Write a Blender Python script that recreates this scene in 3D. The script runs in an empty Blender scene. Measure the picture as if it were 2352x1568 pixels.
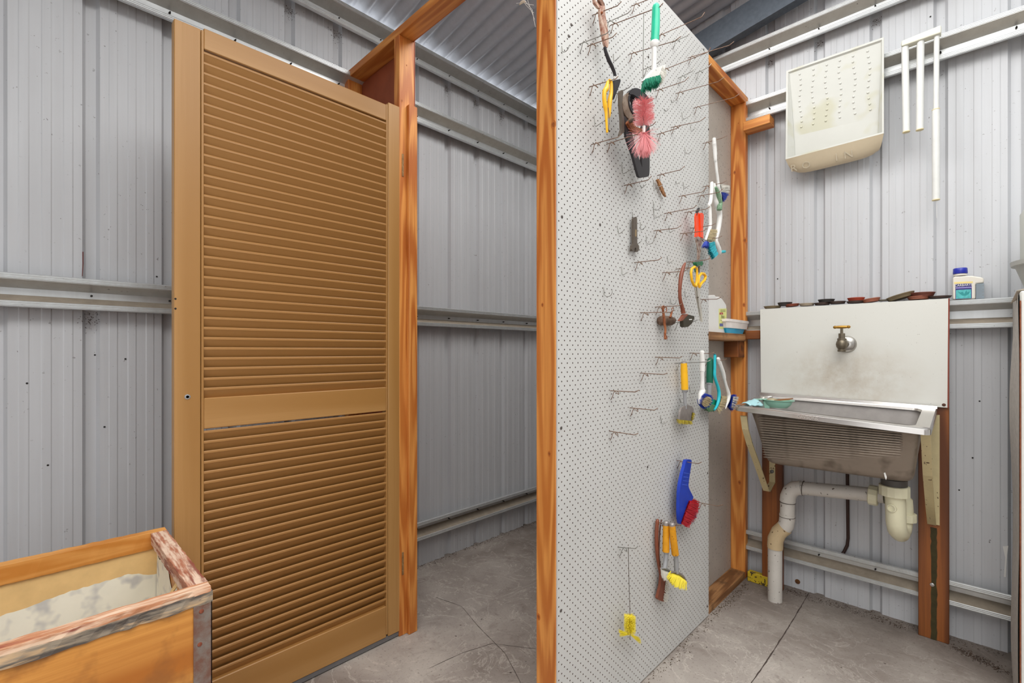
import bpy, bmesh, math, random
from mathutils import Vector
random.seed(7)
S = bpy.context.scene
COL = S.collection

# ------------------------------------------------------------------ camera, world, light, exposure
CAMZ = 1.125; FPX = 1089.04; CX = 1176.0; HY = 807.58; YAW = math.radians(44.306)
cam_d = bpy.data.cameras.new('camera'); cam = bpy.data.objects.new('camera', cam_d); COL.objects.link(cam)
cam_d.sensor_width = 36.0; cam_d.lens = 36.0 * FPX / 2352.0
cam_d.shift_y = (HY - 784.0) / 2352.0; cam_d.clip_start = 0.02
cam.location = (0, 0, CAMZ); cam.rotation_euler = (math.pi / 2, 0, YAW)
S.camera = cam
W = bpy.data.worlds.new('sky'); S.world = W; W.use_nodes = True
bg = W.node_tree.nodes['Background']; bg.inputs[0].default_value = (0.975, 0.985, 1.0, 1); bg.inputs[1].default_value = 2.3
def area(name, loc, rot, sx, sy, power, col):
    l = bpy.data.lights.new(name, 'AREA'); l.shape = 'RECTANGLE'; l.size = sx; l.size_y = sy; l.energy = power; l.color = col
    o = bpy.data.objects.new(name, l); COL.objects.link(o); o.location = loc; o.rotation_euler = rot
    return o
SLOPE = 0.167
area('skylight_daylight', (0.46, -0.15, 2.736 + SLOPE * 2.515 - 0.05), (0, -math.atan(SLOPE), 0), 1.8, 3.3, 82, (1.0, 0.985, 0.96))
area('store_added_light', (-0.955, 1.52, 2.736 + SLOPE * 1.10 - 0.04), (0, -math.atan(SLOPE), 0), 0.86, 0.72, 17, (1.0, 0.985, 0.96))  # lamp added to brighten the store, no real source known there
S.view_settings.view_transform = 'Standard'; S.view_settings.look = 'None'
S.view_settings.gamma = 1.0; S.view_settings.use_curve_mapping = False
S.view_settings.exposure = -0.12

# ------------------------------------------------------------------ helpers
FW = Vector((-math.sin(YAW), math.cos(YAW), 0)); RT = Vector((math.cos(YAW), math.sin(YAW), 0)); UP = Vector((0, 0, 1))
EYE = Vector((0, 0, CAMZ))
def ray(u, v): return FW + RT * ((u - CX) / FPX) + UP * ((HY - v) / FPX)
def on_x(u, v, x): d = ray(u, v); return EYE + d * (x / d.x)
def on_y(u, v, y): d = ray(u, v); return EYE + d * (y / d.y)
def on_z(u, v, z): d = ray(u, v); return EYE + d * ((z - CAMZ) / d.z)
def depth(p): return (Vector(p) - EYE).dot(FW)
def Z(x0, y0, s):                                   # crop coordinates to photo pixels
    return lambda *pts: [(x0 + p[0] / s, y0 + p[1] / s) + tuple(q / s for q in p[2:]) for p in pts]

def tag(o, label=None, cat=None, group=None, kind=None):
    if label: o['label'] = label
    if cat: o['category'] = cat
    if group: o['group'] = group
    if kind: o['kind'] = kind
    return o
WORLD = {}                                          # world position of every object made here
def empty(name, loc, label, cat, group=None, kind=None):
    o = bpy.data.objects.new(name, None); COL.objects.link(o); o.empty_display_size = 0.05
    o.location = loc; WORLD[o.name] = Vector(loc)
    return tag(o, label, cat, group, kind)
def link_mesh(name, me, loc, parent=None):
    o = bpy.data.objects.new(name, me); COL.objects.link(o); loc = Vector(loc)
    if parent: o.parent = parent; o.location = loc - WORLD[parent.name]
    else: o.location = loc
    WORLD[o.name] = loc
    return o

class MB:
    def __init__(s): s.v = []; s.f = []
    def add(s, vs, fs):
        n = len(s.v); s.v += [Vector(p) for p in vs]; s.f += [tuple(i + n for i in q) for q in fs]; return s
    def box(s, a, b):
        x0, y0, z0 = [min(a[i], b[i]) for i in range(3)]; x1, y1, z1 = [max(a[i], b[i]) for i in range(3)]
        return s.add([(x0,y0,z0),(x1,y0,z0),(x1,y1,z0),(x0,y1,z0),(x0,y0,z1),(x1,y0,z1),(x1,y1,z1),(x0,y1,z1)],
                     [(0,3,2,1),(4,5,6,7),(0,1,5,4),(1,2,6,5),(2,3,7,6),(3,0,4,7)])
    def cbox(s, a, b, c=0.003):                      # box with chamfered edges
        lo = [min(a[i], b[i]) for i in range(3)]; hi = [max(a[i], b[i]) for i in range(3)]
        c = min([c] + [(hi[i] - lo[i]) * 0.4 for i in range(3)])
        bm = bmesh.new(); bmesh.ops.create_cube(bm, size=1)
        for v in bm.verts:
            for i in range(3): v.co[i] = lo[i] + (v.co[i] + 0.5) * (hi[i] - lo[i])
        bmesh.ops.bevel(bm, geom=list(bm.edges), offset=c, segments=1, affect='EDGES')
        bm.verts.index_update()
        s.add([v.co.copy() for v in bm.verts], [tuple(v.index for v in f.verts) for f in bm.faces]); bm.free(); return s
    def hexa(s, p):                                  # 8 corners: bottom 4 then top 4
        return s.add(p, [(0,3,2,1),(4,5,6,7),(0,1,5,4),(1,2,6,5),(2,3,7,6),(3,0,4,7)])
    def tube(s, path, r, n=8, cap=True, closed=False, flat=None):
        path = [Vector(p) for p in path]; m = len(path)
        if not isinstance(r, (list, tuple)): r = [r] * m
        rings = []; up = None
        for i, p in enumerate(path):
            a = path[(i - 1) % m] if (i or closed) else p
            b = path[(i + 1) % m] if (i < m - 1 or closed) else p
            t = (b - a)
            if t.length < 1e-9: t = Vector((0, 0, 1))
            t.normalize()
            if up is None:
                up = Vector((0, 0, 1)) if abs(t.z) < 0.9 else Vector((1, 0, 0))
                if flat is not None: up = Vector(flat)
            e1 = up - t * up.dot(t)
            if e1.length < 1e-6: e1 = t.orthogonal()
            e1.normalize(); e2 = t.cross(e1); up = e1
            rings.append([p + (e1 * math.cos(2 * math.pi * k / n) + e2 * math.sin(2 * math.pi * k / n)) * r[i] for k in range(n)])
        vs = [q for R in rings for q in R]; fs = []
        for i in range(m if closed else m - 1):
            j = (i + 1) % m
            for k in range(n): fs.append((i*n+k, i*n+(k+1)%n, j*n+(k+1)%n, j*n+k))
        if cap and not closed:
            fs.append(tuple(reversed(range(n)))); fs.append(tuple((m-1)*n + k for k in range(n)))
        return s.add(vs, fs)
    def lathe(s, prof, c, axis=(0, 0, 1), n=20, cap=True):   # prof: (radius, height along axis)
        ax = Vector(axis).normalized(); e1 = ax.orthogonal().normalized(); e2 = ax.cross(e1); c = Vector(c)
        vs = []; fs = []
        for (r, h) in prof:
            for k in range(n):
                a = 2 * math.pi * k / n; vs.append(c + ax * h + (e1 * math.cos(a) + e2 * math.sin(a)) * max(r, 1e-5))
        m = len(prof)
        for i in range(m - 1):
            for k in range(n): fs.append((i*n+k, i*n+(k+1)%n, (i+1)*n+(k+1)%n, (i+1)*n+k))
        if cap: fs.append(tuple(reversed(range(n)))); fs.append(tuple((m-1)*n + k for k in range(n)))
        return s.add(vs, fs)
    def prism(s, poly, off):                         # poly: 3D loop, off: extrusion vector
        n = len(poly); off = Vector(off); P = [Vector(p) for p in poly]
        fs = [tuple(reversed(range(n))), tuple(n + k for k in range(n))]
        for k in range(n): fs.append((k, (k+1) % n, n + (k+1) % n, n + k))
        return s.add(P + [p + off for p in P], fs)
    def spike(s, a, b, w, n=3):                      # thin tapered bristle
        a = Vector(a); b = Vector(b); t = b - a
        if t.length < 1e-6: return s
        t.normalize(); e1 = t.orthogonal().normalized(); e2 = t.cross(e1)
        vs = []
        for p, k in ((a, 1.0), (b, 0.55)):
            for i in range(n):
                q = 2 * math.pi * i / n; vs.append(p + (e1 * math.cos(q) + e2 * math.sin(q)) * w * k)
        return s.add(vs, [(i, (i+1) % n, n + (i+1) % n, n + i) for i in range(n)] + [tuple(n + i for i in range(n))])
    def build(s, name, mat, parent=None, smooth=False, kind=None, origin=None, fix=True):
        lo = Vector([min(p[i] for p in s.v) for i in range(3)]); hi = Vector([max(p[i] for p in s.v) for i in range(3)])
        c = Vector(origin) if origin is not None else (lo + hi) / 2
        if origin is None and parent is None: c.z = lo.z
        me = bpy.data.meshes.new(name); me.from_pydata([p - c for p in s.v], [], s.f); me.update()
        if fix:
            bm = bmesh.new(); bm.from_mesh(me); bmesh.ops.recalc_face_normals(bm, faces=bm.faces); bm.to_mesh(me); bm.free()
        for m in (mat if isinstance(mat, (list, tuple)) else [mat]): me.materials.append(m)
        if smooth:
            me.polygons.foreach_set('use_smooth', [True] * len(me.polygons))
            if smooth is not True:
                bm = bmesh.new(); bm.from_mesh(me)
                for e in bm.edges:
                    if len(e.link_faces) == 2 and e.calc_face_angle(0) > smooth: e.smooth = False
                bm.to_mesh(me); bm.free()
        o = link_mesh(name, me, c, parent)
        if kind: o['kind'] = kind
        return o
AUTO = math.radians(40)
def text_mesh(txt, size, depth_=0.0004):
    cu = bpy.data.curves.new('txt', 'FONT'); cu.body = txt; cu.size = size; cu.extrude = depth_; cu.align_x = 'CENTER'; cu.align_y = 'CENTER'; cu.resolution_u = 2
    ob = bpy.data.objects.new('txt', cu); me = bpy.data.meshes.new_from_object(ob); bpy.data.objects.remove(ob); bpy.data.curves.remove(cu)
    return me
def text(name, txt, size, mat, origin, right, up, parent, sx=1.0):
    me = text_mesh(txt, size); r = Vector(right).normalized(); u = Vector(up).normalized(); n = r.cross(u)
    for v in me.vertices: c = v.co.copy(); v.co = r * c.x * sx + u * c.y + n * c.z
    me.materials.append(mat); return link_mesh(name, me, origin, parent)

# ------------------------------------------------------------------ materials
def lin(c):
    return tuple((x / 255 / 12.92 if x / 255 <= 0.04045 else ((x / 255 + 0.055) / 1.055) ** 2.4) for x in c)
MATS = {}
def nodes(name):
    m = bpy.data.materials.new(name); m.use_nodes = True; nt = m.node_tree
    return m, nt, nt.nodes['Principled BSDF']
def N(nt, typ, **kw):
    n = nt.nodes.new(typ)
    for k, v in kw.items():
        if k in n.inputs: n.inputs[k].default_value = v
        else: setattr(n, k, v)
    return n
def ramp(nt, fac, stops):
    r = nt.nodes.new('ShaderNodeValToRGB'); nt.links.new(fac, r.inputs[0]); e = r.color_ramp.elements
    while len(e) < len(stops): e.new(0.5)
    for i, (p, c) in enumerate(stops): e[i].position = p; e[i].color = (c[0], c[1], c[2], 1) if len(c) == 3 else c
    return r.outputs[0]
def mix(nt, fac, a, b, mode='MIX'):
    m = nt.nodes.new('ShaderNodeMix'); m.data_type = 'RGBA'; m.blend_type = mode
    for idx, val in ((0, fac), (6, a), (7, b)):
        if hasattr(val, 'links') or isinstance(val, bpy.types.NodeSocket): nt.links.new(val, m.inputs[idx])
        elif isinstance(val, (int, float)): m.inputs[idx].default_value = val
        else: m.inputs[idx].default_value = (val[0], val[1], val[2], 1)
    return m.outputs[2]
def coords(nt, scale=(1, 1, 1), loc=(0, 0, 0)):
    t = nt.nodes.new('ShaderNodeTexCoord'); mp = nt.nodes.new('ShaderNodeMapping'); mp.inputs['Scale'].default_value = scale; mp.inputs['Location'].default_value = loc
    nt.links.new(t.outputs['Object'], mp.inputs['Vector']); return mp.outputs[0]
def noise(nt, vec, scale, detail=3, rough=0.5, dist=0.0):
    n = N(nt, 'ShaderNodeTexNoise', Scale=scale, Detail=detail, Roughness=rough, Distortion=dist); nt.links.new(vec, n.inputs['Vector']); return n.outputs['Fac']
def bump(nt, bs, h, strength=0.2, dist=0.002):
    b = N(nt, 'ShaderNodeBump', Strength=strength, Distance=dist); nt.links.new(h, b.inputs['Height']); nt.links.new(b.outputs[0], bs.inputs['Normal'])
def plain(name, col, rough=0.5, metal=0.0, vary=0.12, scale=25, speck=None, speck_amt=0.0, speck_scale=160, bumpy=0.0, trans=0.0, coat=0.0, ior=1.5, soft=0.02):
    """paint, plastic, metal: one colour, a little unevenness, optional specks of dirt"""
    if name in MATS: return MATS[name]
    m, nt, bs = nodes(name); c = lin(col); v = coords(nt)
    f = noise(nt, v, scale, 4, 0.6)
    out = ramp(nt, f, [(0.3, tuple(x * (1 - vary) for x in c)), (0.7, tuple(min(1, x * (1 + vary * 0.7)) for x in c))])
    if speck:
        g = noise(nt, v, speck_scale, 2, 0.6); k = ramp(nt, g, [(0.68 - speck_amt - soft, (0, 0, 0)), (0.68 - speck_amt + soft, (1, 1, 1))])
        out = mix(nt, k, out, lin(speck))
    nt.links.new(out, bs.inputs['Base Color'])
    bs.inputs['Roughness'].default_value = rough; bs.inputs['Metallic'].default_value = metal; bs.inputs['IOR'].default_value = ior
    if coat: bs.inputs['Coat Weight'].default_value = coat
    if trans: bs.inputs['Transmission Weight'].default_value = trans
    if bumpy: bump(nt, bs, f, bumpy, 0.002)
    MATS[name] = m; return m
def wood(name, dark, light, axis=2, rough=0.5, ring=20.0, knot=True, stain=None):
    if name in MATS: return MATS[name]
    m, nt, bs = nodes(name)
    sc = [1.0, 1.0, 1.0]; sc[axis] = 0.06
    v = coords(nt, tuple(sc))
    wv = N(nt, 'ShaderNodeTexWave', wave_type='RINGS', Scale=ring, Distortion=7.0, Detail=2.5); wv.inputs['Detail Scale'].default_value = 1.4
    wv.rings_direction = 'SPHERICAL'; nt.links.new(v, wv.inputs['Vector'])
    sc2 = [90.0, 90.0, 90.0]; sc2[axis] = 2.2
    fine = noise(nt, coords(nt, tuple(sc2)), 1.0, 4, 0.6)
    big = noise(nt, coords(nt, tuple(sc)), 7.0, 3, 0.5)
    base = ramp(nt, wv.outputs['Fac'], [(0.1, lin(dark)), (0.55, tuple((a + b) / 2 for a, b in zip(lin(dark), lin(light)))), (0.9, lin(light))])
    base = mix(nt, ramp(nt, fine, [(0.38, (0.5,)*3), (0.6, (0,)*3)]), base, lin(dark))
    base = mix(nt, ramp(nt, big, [(0.45, (0,)*3), (0.75, (0.5,)*3)]), base, lin(light))
    if knot:
        sc3 = [1.0, 1.0, 1.0]; sc3[axis] = 0.55
        vo = N(nt, 'ShaderNodeTexVoronoi', Scale=3.2); nt.links.new(coords(nt, tuple(sc3)), vo.inputs['Vector'])
        base = mix(nt, ramp(nt, vo.outputs['Distance'], [(0.02, (0.85,)*3), (0.055, (0.35,)*3), (0.1, (0,)*3)]), base, lin(tuple(int(x * 0.55) for x in dark)))
    if stain:
        st = noise(nt, coords(nt), 9.0, 4, 0.65); base = mix(nt, ramp(nt, st, [(0.52, (0,)*3), (0.66, (0.8,)*3)]), base, lin(stain))
    nt.links.new(base, bs.inputs['Base Color']); bs.inputs['Roughness'].default_value = rough
    bump(nt, bs, fine, 0.15, 0.001); MATS[name] = m; return m
def sheet_metal(name, col, dirt, metal=0.0, rough=0.42, amt=0.0):
    m, nt, bs = nodes(name); v = coords(nt)
    a = noise(nt, v, 1.3, 4, 0.55); c = lin(col)
    out = ramp(nt, a, [(0.3, tuple(x * 0.93 for x in c)), (0.7, c)])
    st = noise(nt, coords(nt, (30, 30, 1.2)), 1.0, 3, 0.6)
    out = mix(nt, ramp(nt, st, [(0.4, (0.10,)*3), (0.6, (0,)*3)]), out, lin(dirt))
    sp = noise(nt, v, 75, 2, 0.7); patch = noise(nt, v, 3.0, 3, 0.6)
    k = ramp(nt, sp, [(0.70 - amt, (0,)*3), (0.735 - amt, (0.8,)*3)])
    out = mix(nt, mix(nt, 1.0, k, ramp(nt, patch, [(0.4, (0.12,)*3), (0.62, (1,)*3)]), 'MULTIPLY'), out, lin((96, 88, 84)))
    nt.links.new(out, bs.inputs['Base Color']); bs.inputs['Roughness'].default_value = rough; bs.inputs['Metallic'].default_value = metal
    MATS[name] = m; return m
def N_map(nt, sock, a, b):
    r = N(nt, 'ShaderNodeMapRange'); nt.links.new(sock, r.inputs['Value']); r.inputs['From Min'].default_value = a; r.inputs['From Max'].default_value = b; return r.outputs['Result']
def worn(name, base, patch1, patch2, axis):
    """paint worn off along the grain"""
    m, nt, bs = nodes(name); sc = [70.0, 70.0, 70.0]; sc[axis] = 7.0; v = coords(nt, tuple(sc))
    out = mix(nt, ramp(nt, noise(nt, v, 1.0, 4, 0.65), [(0.42, (0,)*3), (0.56, (1,)*3)]), lin(base), lin(patch1))
    out = mix(nt, ramp(nt, noise(nt, coords(nt, tuple(sc), (3, 5, 7)), 0.7, 4, 0.65), [(0.55, (0,)*3), (0.64, (0.9,)*3)]), out, lin(patch2))
    nt.links.new(out, bs.inputs['Base Color']); bs.inputs['Roughness'].default_value = 0.7; bump(nt, bs, noise(nt, v, 1.0, 4, 0.65), 0.4, 0.002); return m
def concrete(name):
    m, nt, bs = nodes(name); v = coords(nt)
    big = noise(nt, v, 1.7, 6, 0.62, 0.6); mid = noise(nt, v, 7.5, 5, 0.65, 1.2); fine = noise(nt, v, 110, 3, 0.7)
    out = ramp(nt, big, [(0.32, lin((134, 123, 115))), (0.5, lin((163, 153, 145))), (0.66, lin((184, 175, 166)))])
    out = mix(nt, ramp(nt, mid, [(0.54, (0,)*3), (0.72, (0.5,)*3)]), out, lin((122, 108, 100)))
    out = mix(nt, ramp(nt, noise(nt, v, 4.2, 5, 0.6, 2.2), [(0.485, (0,)*3), (0.5, (0.5,)*3), (0.515, (0,)*3)]), out, lin((206, 196, 186)))
    out = mix(nt, ramp(nt, fine, [(0.30, (0.6,)*3), (0.42, (0,)*3)]), out, lin((96, 86, 80)))
    out = mix(nt, ramp(nt, noise(nt, v, 46, 2, 0.6), [(0.73, (0,)*3), (0.76, (0.9,)*3)]), out, lin((58, 46, 40)))
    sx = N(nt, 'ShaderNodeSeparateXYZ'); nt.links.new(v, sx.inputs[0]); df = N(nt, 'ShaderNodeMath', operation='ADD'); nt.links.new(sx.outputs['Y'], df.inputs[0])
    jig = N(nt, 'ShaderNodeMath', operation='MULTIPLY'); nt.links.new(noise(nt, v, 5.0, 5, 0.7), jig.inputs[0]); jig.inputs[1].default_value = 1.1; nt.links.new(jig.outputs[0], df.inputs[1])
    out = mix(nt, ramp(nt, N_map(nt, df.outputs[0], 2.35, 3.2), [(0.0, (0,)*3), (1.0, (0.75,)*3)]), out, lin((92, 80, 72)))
    nt.links.new(out, bs.inputs['Base Color']); bs.inputs['Roughness'].default_value = 0.85
    bump(nt, bs, fine, 0.25, 0.002); MATS[name] = m; return m
def rusty(name, base=(120, 70, 44), other=(150, 120, 100), metal=0.3, rough=0.7, scale=60):
    if name in MATS: return MATS[name]
    m, nt, bs = nodes(name); v = coords(nt); f = noise(nt, v, scale, 5, 0.65)
    nt.links.new(ramp(nt, f, [(0.38, lin(base)), (0.62, lin(other))]), bs.inputs['Base Color'])
    bs.inputs['Metallic'].default_value = metal; bs.inputs['Roughness'].default_value = rough; bump(nt, bs, f, 0.3, 0.001); MATS[name] = m; return m
M_wall = sheet_metal('painted_wall_sheet', (200, 201, 204), (146, 143, 144))
M_roof = sheet_metal('zinc_roof_sheet', (186, 190, 198), (130, 128, 130), metal=0.25, rough=0.4)
M_zinc = sheet_metal('zinc_girt', (216, 218, 218), (140, 132, 122), metal=0.6, rough=0.36)
M_steel = plain('dark_rafter_steel', (86, 94, 104), 0.5, 0.3, 0.15, 60)
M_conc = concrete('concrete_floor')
PD, PL = (180, 98, 34), (224, 152, 76)
M_pine = {a: wood('pine_grain_%d' % a, PD, PL, a) for a in range(3)}
M_post = {a: wood('stained_post_%d' % a, (94, 48, 17), (150, 86, 36), a, ring=6) for a in range(3)}
M_old = wood('weathered_shelf_wood', (120, 78, 42), (176, 128, 82), 1, 0.7, stain=(96, 66, 40))
M_hard = plain('grey_hardboard', (176, 166, 156), 0.7, 0, 0.08, 8, (132, 124, 116), 0.02, 90)
M_redboard = plain('red_brown_hardboard', (150, 74, 42), 0.65, 0, 0.15, 12)
M_peg = plain('white_pegboard', (203, 202, 199), 0.55, 0, 0.035, 4)
M_pegback = plain('pegboard_core_and_shade', (92, 70, 54), 0.8)
M_door = wood('ochre_painted_door', (164, 118, 62), (180, 135, 80), 2, 0.42, 2.0, knot=False)
M_slat = wood('ochre_painted_slat', (164, 117, 62), (178, 132, 78), 1, 0.45, 2.0, knot=False)
M_dark = plain('black_mark', (28, 24, 22), 0.7)
M_chrome = plain('chrome', (200, 200, 200), 0.2, 1.0, 0.05)
M_stain = plain('stainless_steel', (206, 202, 198), 0.22, 0.85, 0.04, 10)
M_stain_dull = plain('dull_stainless_bowl', (140, 127, 114), 0.4, 0.4, 0.10, 9, (100, 88, 76), 0.03, 18, soft=0.12)
M_lam, _nt, _bs = nodes('stained_white_laminate')
_v = coords(_nt); _c = lin((220, 219, 212)); _d = N(_nt, 'ShaderNodeVectorMath', operation='DISTANCE'); _nt.links.new(coords(_nt, (1.0, 1.0, 1.6), (0.0, 0.0, -0.16)), _d.inputs[0]); _d.inputs[1].default_value = (0, 0, 0)
_s = mix(_nt, 1.0, ramp(_nt, _d.outputs['Value'], [(0.02, (0.8,)*3), (0.30, (0,)*3)]), ramp(_nt, noise(_nt, _v, 14, 5, 0.7), [(0.3, (0.1,)*3), (0.7, (1,)*3)]), 'MULTIPLY')
_o = mix(_nt, _s, _c, lin((176, 158, 134))); _o = mix(_nt, ramp(_nt, noise(_nt, _v, 150, 2, 0.6), [(0.72, (0,)*3), (0.76, (0.6,)*3)]), _o, lin((120, 112, 102)))
_nt.links.new(_o, _bs.inputs['Base Color']); _bs.inputs['Roughness'].default_value = 0.38
M_cream = plain('cream_enamel', (206, 190, 146), 0.5, 0, 0.08, 30, (92, 70, 50), 0.0, 60)
M_pvc = plain('white_pvc', (204, 198, 190), 0.4, 0, 0.06, 12, (92, 80, 70), 0.005, 70)
M_pvc_y = plain('yellowed_pvc', (232, 227, 196), 0.4, 0, 0.05, 12)
M_pvc_tan = plain('tan_pvc', (200, 176, 138), 0.5, 0, 0.08, 14, (110, 86, 60), 0.01, 60)
M_wh = plain('white_plastic', (232, 230, 226), 0.4, 0, 0.03)
M_tray = plain('aged_white_plastic', (204, 204, 197), 0.45, 0, 0.03, 5, (196, 194, 174), 0.08, 7, soft=0.05)
M_tray_low = plain('tray_front_wall', (206, 190, 162), 0.5, 0, 0.05, 10)
M_rust = rusty('rusty_wire', (112, 76, 56), (144, 122, 106))
M_wire = plain('grey_wire', (150, 148, 142), 0.4, 0.6, 0.1)
M_brass = plain('brass', (184, 140, 64), 0.3, 0.8, 0.12, 60)
M_bronze = plain('tarnished_tap', (122, 112, 96), 0.42, 0.7, 0.2, 70)

# ------------------------------------------------------------------ the setting
XW, YW = -2.089, 2.562                               # inner faces of the two sheeted walls
XP = -0.810                                          # room face of the pegboard
def roof_z(x): return 2.736 + SLOPE * (x + 2.055)
fl = MB(); nx, ny = 24, 26
for j in range(ny + 1):
    for i in range(nx + 1): fl.v.append(Vector((-2.25 + 5.2 * i / nx, -3.0 + 5.7 * j / ny, 0)))
for j in range(ny):
    for i in range(nx): a = j * (nx + 1) + i; fl.f.append((a, a + 1, a + nx + 2, a + nx + 1))
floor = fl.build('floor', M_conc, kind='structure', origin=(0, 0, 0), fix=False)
M_crack = plain('crack_dirt', (74, 62, 56), 0.9)
def crack(path, w):
    m = MB(); P = []
    for k in range(len(path) - 1):
        a, b = Vector(path[k]), Vector(path[k + 1]); n = max(2, int((b - a).length / 0.02))
        P += [a + (b - a) * (i / n) for i in range(n)]
    P.append(Vector(path[-1])); L = []; R = []
    for k, p in enumerate(P):
        t = (P[min(k + 1, len(P) - 1)] - P[max(k - 1, 0)]).normalized(); s = Vector((-t.y, t.x, 0)); ww = w * random.uniform(0.5, 1.3); j = random.uniform(-1, 1) * w * 0.5
        L.append(p + s * (j + ww)); R.append(p + s * (j - ww))
    n = len(P)
    m.add([q + Vector((0, 0, 0.0012)) for q in L + R], [(k, k + 1, n + k + 1, n + k) for k in range(n - 1)])
    return m.build('slab_joint', M_crack, floor, fix=False)
crack([on_z(u, v, 0) for u, v in ((1858, 1362), (1819, 1428), (1771, 1503), (1727, 1567), (1660, 1680))], 0.0020)
crack([on_z(u, v, 0) for u, v in ((1002, 1372), (1060, 1392), (1100, 1440), (1160, 1500), (1196, 1568))], 0.0008)
crack([on_z(u, v, 0) for u, v in ((985, 1535), (1060, 1500), (1130, 1478), (1230, 1490))], 0.0007)

def profile(start, end, phase, pitch):               # trapezoid-ribbed sheet: list of (along, offset outwards from room)
    pts = []; k0 = int((start - phase) / pitch) - 2
    one = [(-0.022, 0), (-0.013, 0.018), (0.013, 0.018), (0.022, 0)]
    for c in (0.056, 0.106, 0.156): one += [(c - 0.0125, 0), (c - 0.0095, -0.0016), (c + 0.0095, -0.0016), (c + 0.0125, 0)]
    for k in range(k0, k0 + 40):
        for a, o in one:
            y = phase + k * pitch + a
            if start < y < end: pts.append((y, o))
    return [(start, 0)] + pts + [(end, 0)]
m = MB(); pr = profile(-3.0, YW + 0.02, 0.150, 0.2115); n = len(pr)
m.add([(XW - o, y, -0.02) for y, o in pr] + [(XW - o, y, 2.674) for y, o in pr], [(i, i + 1, n + i + 1, n + i) for i in range(n - 1)])
wall_left = m.build('wall_left', M_wall, kind='structure', fix=False)
m = MB(); pr2 = profile(XW - 0.02, 2.9, -0.098, 0.208); n = len(pr2)
m.add([(x, YW + o, -0.02) for x, o in pr2] + [(x, YW + o, roof_z(x) + 0.015) for x, o in pr2], [(i, i + 1, n + i + 1, n + i) for i in range(n - 1)])
wall_right = m.build('wall_right', M_wall, kind='structure', fix=False)

M_dust = plain('dusty_zinc', (164, 152, 136), 0.8, 0.2, 0.14, 30)
def girt(parent, P, a0, a1, z0, z1, screws, e=0.058):
    """open top-hat rail; P(along, out, z) gives the point 'out' metres in front of the wall"""
    fl_, wb = 0.019, 0.021
    def lip(za, zb):                                 # ridged flange, top to bottom
        h = za - zb; r = []
        for k in range(3):
            t = za - h * (k / 3.0)
            r += [(e, t), (e + 0.0022, t - h * 0.10), (e + 0.0022, t - h * 0.20), (e, t - h * 0.28)]
        return r + [(e, zb)]
    sec = [(e - 0.012, z1 - 0.001), (e - 0.002, z1)] + lip(z1 - 0.001, z1 - fl_) + [(0.006, z1 - fl_ - wb), (0.006, z0 + fl_ + wb)] + lip(z0 + fl_, z0 + 0.001) + [(e - 0.012, z0)]
    m = MB(); n = len(sec)
    m.add([P(a0, o, z) for o, z in sec] + [P(a1, o, z) for o, z in sec], [(i, i + 1, n + i + 1, n + i) for i in range(n - 1)])
    g = m.build('girt', [M_zinc, M_dust], parent, fix=False)
    g.data.polygons[16].material_index = 1
    zc = (z0 + z1) / 2
    for a in screws:
        s = MB(); s.lathe([(0.0035, 0), (0.0030, 0.010), (0.0004, 0.018)], P(a, 0.006, zc), Vector(P(a, 1, zc)) - Vector(P(a, 0, zc)), 6)
        s.build('screw', M_dark, g)
    return g
PLeft = lambda a, o, z: (XW + o, a, z)
PRight = lambda a, o, z: (a, YW - o, z)
ribsL = [0.150 + 0.2115 * k for k in range(-2, 12)]
ribsR = [-0.098 + 0.208 * k for k in range(-9, 8)]
girt(wall_left, PLeft, -3.0, YW - 0.02, 0.158, 0.253, [y for y in ribsL if 1.4 < y])
girt(wall_left, PLeft, -3.0, YW - 0.02, 1.258, 1.359, ribsL)
girt(wall_left, PLeft, -3.0, YW - 0.02, 2.295, 2.399, ribsL)
girt(wall_left, PLeft, -3.0, YW - 0.02, 2.592, 2.698, [y for y in ribsL if y > 0.6])
xr = [x for x in ribsR if -0.8 < x < 1]
girt(wall_right, PRight, XW + 0.06, 2.9, 0.142, 0.238, xr)
girt(wall_right, PRight, XW + 0.06, 2.9, 1.214, 1.324, xr)
girt(wall_right, PRight, XW + 0.06, 2.9, 2.270, 2.371, xr)
girt(wall_right, PRight, XW + 0.06, 2.9, 2.562, 2.660, xr)

def corrugated(name, x0, x1, y0, y1, mat):
    m = MB(); K = 10; per = 0.0785; n = int((y1 - y0) / per * K) + 2; nx = 6
    for i in range(nx + 1):
        x = x0 + (x1 - x0) * i / nx
        for k in range(n): y = y0 + per * k / K; m.v.append(Vector((x, y, roof_z(x) + 0.009 * math.cos(2 * math.pi * (y - 1.470) / per))))
    for i in range(nx):
        for k in range(n - 1): a = i * n + k; m.f.append((a, a + 1, a + n + 1, a + n))
    return m.build(name, mat, kind='structure', smooth=True, fix=False)
corrugated('ceiling', -2.096, -1.40, -3.0, 2.64, M_roof); corrugated('ceiling', -1.40, -0.48, -3.0, 1.14, M_roof); corrugated('ceiling', -1.40, -0.48, 1.90, 2.64, M_roof)
ms, nt, bs = nodes('translucent_skylight'); nt.nodes.remove(bs)
tb = N(nt, 'ShaderNodeBsdfTranslucent', Color=(0.85, 0.86, 0.84, 1)); nt.links.new(tb.outputs[0], nt.nodes['Material Output'].inputs[0])
corrugated('ceiling_skylight_part_added', -0.48, 2.9, -3.0, 2.64, ms); corrugated('ceiling_skylight_part_added', -1.40, -0.48, 1.14, 1.90, ms)  # second sheet, over the store, is an unseen addition for its brightness

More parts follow.
